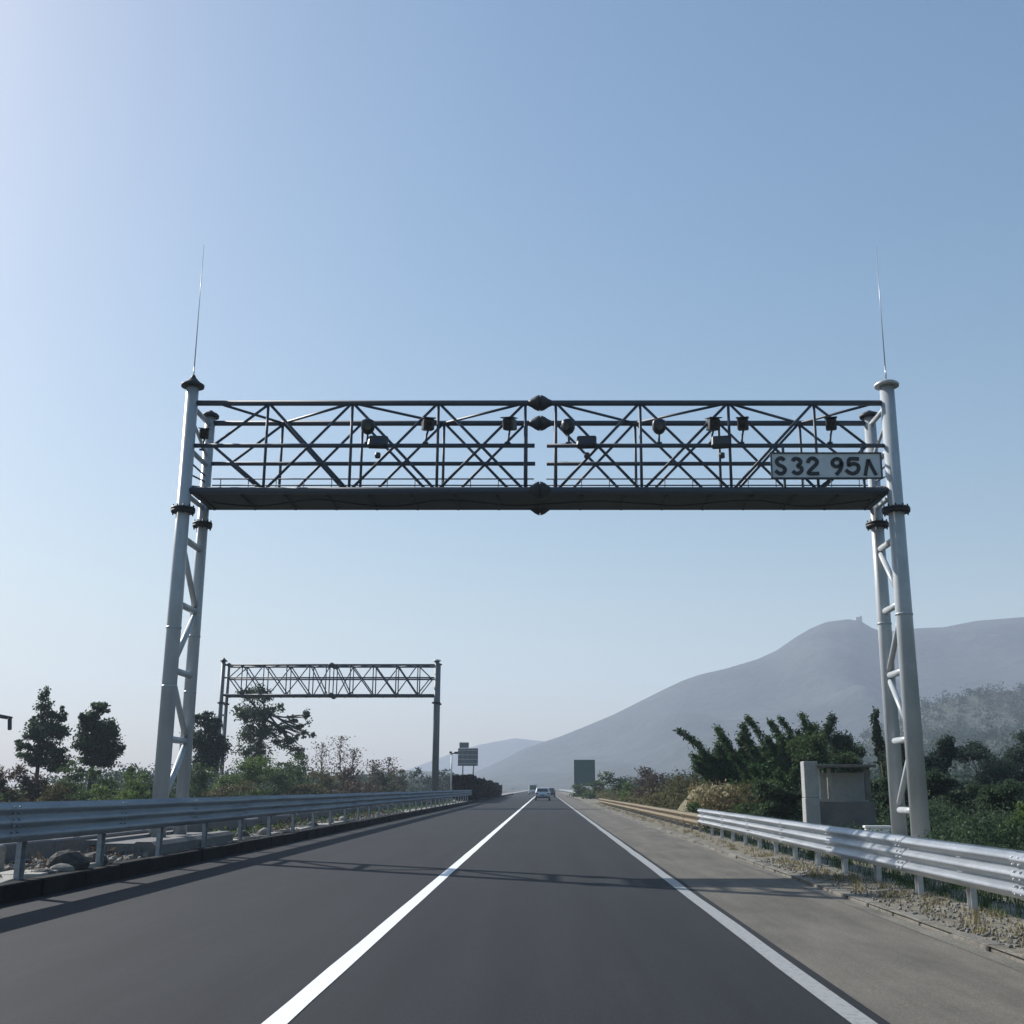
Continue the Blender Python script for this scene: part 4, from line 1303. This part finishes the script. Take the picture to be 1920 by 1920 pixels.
# dry grass, litter and gravel at the post feet
def grass(name, label, xr, yr, n, h, m, seed, z0=.05, tuft=14):
    rng = np.random.default_rng(seed)
    c = rng.uniform(0, 1, (n // tuft, 2)); c = c[rng.integers(0, len(c), n)]
    x = xr[0] + c[:, 0] * (xr[1] - xr[0]) + rng.normal(0, .05, n); y = yr[0] + c[:, 1] ** 1.6 * (yr[1] - yr[0]) + rng.normal(0, .06, n)
    a = rng.uniform(0, 6.28, n); hh = h * rng.uniform(.3, 1.2, n); ln = rng.uniform(.1, .9, n) * hh
    wv = .004 + .004 * rng.uniform(0, 1, n)
    V = np.empty((n, 3, 3))
    px, py = np.cos(a + 1.57) * wv, np.sin(a + 1.57) * wv
    V[:, 0] = np.stack([x - px, y - py, np.full(n, z0)], 1); V[:, 1] = np.stack([x + px, y + py, np.full(n, z0)], 1)
    V[:, 2] = np.stack([x + np.cos(a) * ln, y + np.sin(a) * ln, z0 + hh], 1)
    me = bpy.data.meshes.new(name)
    me.vertices.add(n * 3); me.vertices.foreach_set('co', V.reshape(-1))
    me.loops.add(n * 3); me.loops.foreach_set('vertex_index', np.arange(n * 3, dtype=np.int32))
    me.polygons.add(n); me.polygons.foreach_set('loop_start', np.arange(0, n * 3, 3, dtype=np.int32)); me.polygons.foreach_set('loop_total', np.full(n, 3, dtype=np.int32))
    me.update(calc_edges=True); me.materials.append(m)
    o = bpy.data.objects.new(name, me); COL.objects.link(o)
    return tag(o, label, 'grass', kind='stuff')


grass('dry_grass', 'dry yellow grass along the right kerb below the guardrail', (4.3, 5.2), (8, 20), 2200, .10, LEAF['straw'], 1)
grass('green_grass', 'green weeds between the right guardrail posts', (5.15, 6.5), (9, 40), 8000, .22, LEAF['mid'], 2)
grass('kerb_weeds', 'sparse dry weeds along the kerb further ahead', (4.35, 4.9), (18, 110), 3500, .10, LEAF['straw'], 3)


def gravel(name, label, xr, yr, n, s, m, seed, z):
    rng = np.random.default_rng(seed); r = random.Random(seed); mb = MB()
    for i in range(n):
        x, y, k = r.uniform(*xr), yr[0] + (r.random() ** 1.4) * (yr[1] - yr[0]), s * r.uniform(.4, 1.4)
        R = Matrix.Rotation(r.uniform(0, 3), 3, (r.random(), r.random(), r.random() + .1))
        mb.box(x, y, z + k * .3, k, k * r.uniform(.6, 1), k * r.uniform(.4, .8), R, k * .2)
    return tag(mb.build(name, m), label, 'gravel', kind='stuff')


gravel('verge_gravel', 'loose gravel and rubble on the verge below the right guardrail', (4.2, 5.2), (8, 24), 1500, .032, M['stone'], 4, .05)
gravel('median_gravel', 'crushed stone scattered on the median under the left guardrail', (-9.1, -7.35), (9, 60), 2600, .10, M['stone'], 5, .17)
mb = MB(); r_ = random.Random(12); y = 6.0
while y < 112:
    h_ = .36 + r_.uniform(-.02, .02)
    mb.box(-9.28 + r_.uniform(-.015, .015), y + 1.0, .16 + h_ / 2, .16, 1.985, h_, Matrix.Rotation(r_.uniform(-.01, .01), 3, 'Z'), .02); y += 2.0
tag(mb.build('low_wall', M['footing']), 'low grey block wall along the far side of the median under the left beam', 'wall')
mass('median_scrub', 'dry brown scrub and litter among the rubble under the left guardrail', (-8.95, -7.45), (9, 62), lumpy(.10, .34, 2.2), 16000, .045, LEAF['brown'], 15, 'scrub', 2.6)
mass('median_weeds', 'sparse green weeds growing on the median', (-9.3, -7.9), (24, 110), lumpy(.2, .3, 2), 9000, .06, LEAF['mid'], 14, 'weeds')

# ------------------------------------------------------------------ haze
hz = MB(); hz.box(0, 1500, 149, 5900, 3300, 302)
hm = bpy.data.materials.new('haze_air'); hm.use_nodes = True
nt = hm.node_tree; nt.nodes.clear()
ho = nt.nodes.new('ShaderNodeOutputMaterial'); pv = nt.nodes.new('ShaderNodeVolumePrincipled')
pv.inputs['Color'].default_value = (.73, .83, 1.0, 1)
pv.inputs['Density'].default_value = .00038
pv.inputs['Anisotropy'].default_value = .1
nt.links.new(pv.outputs[0], ho.inputs['Volume'])
ho_ = hz.build('haze', hm); tag(ho_, kind='stuff')
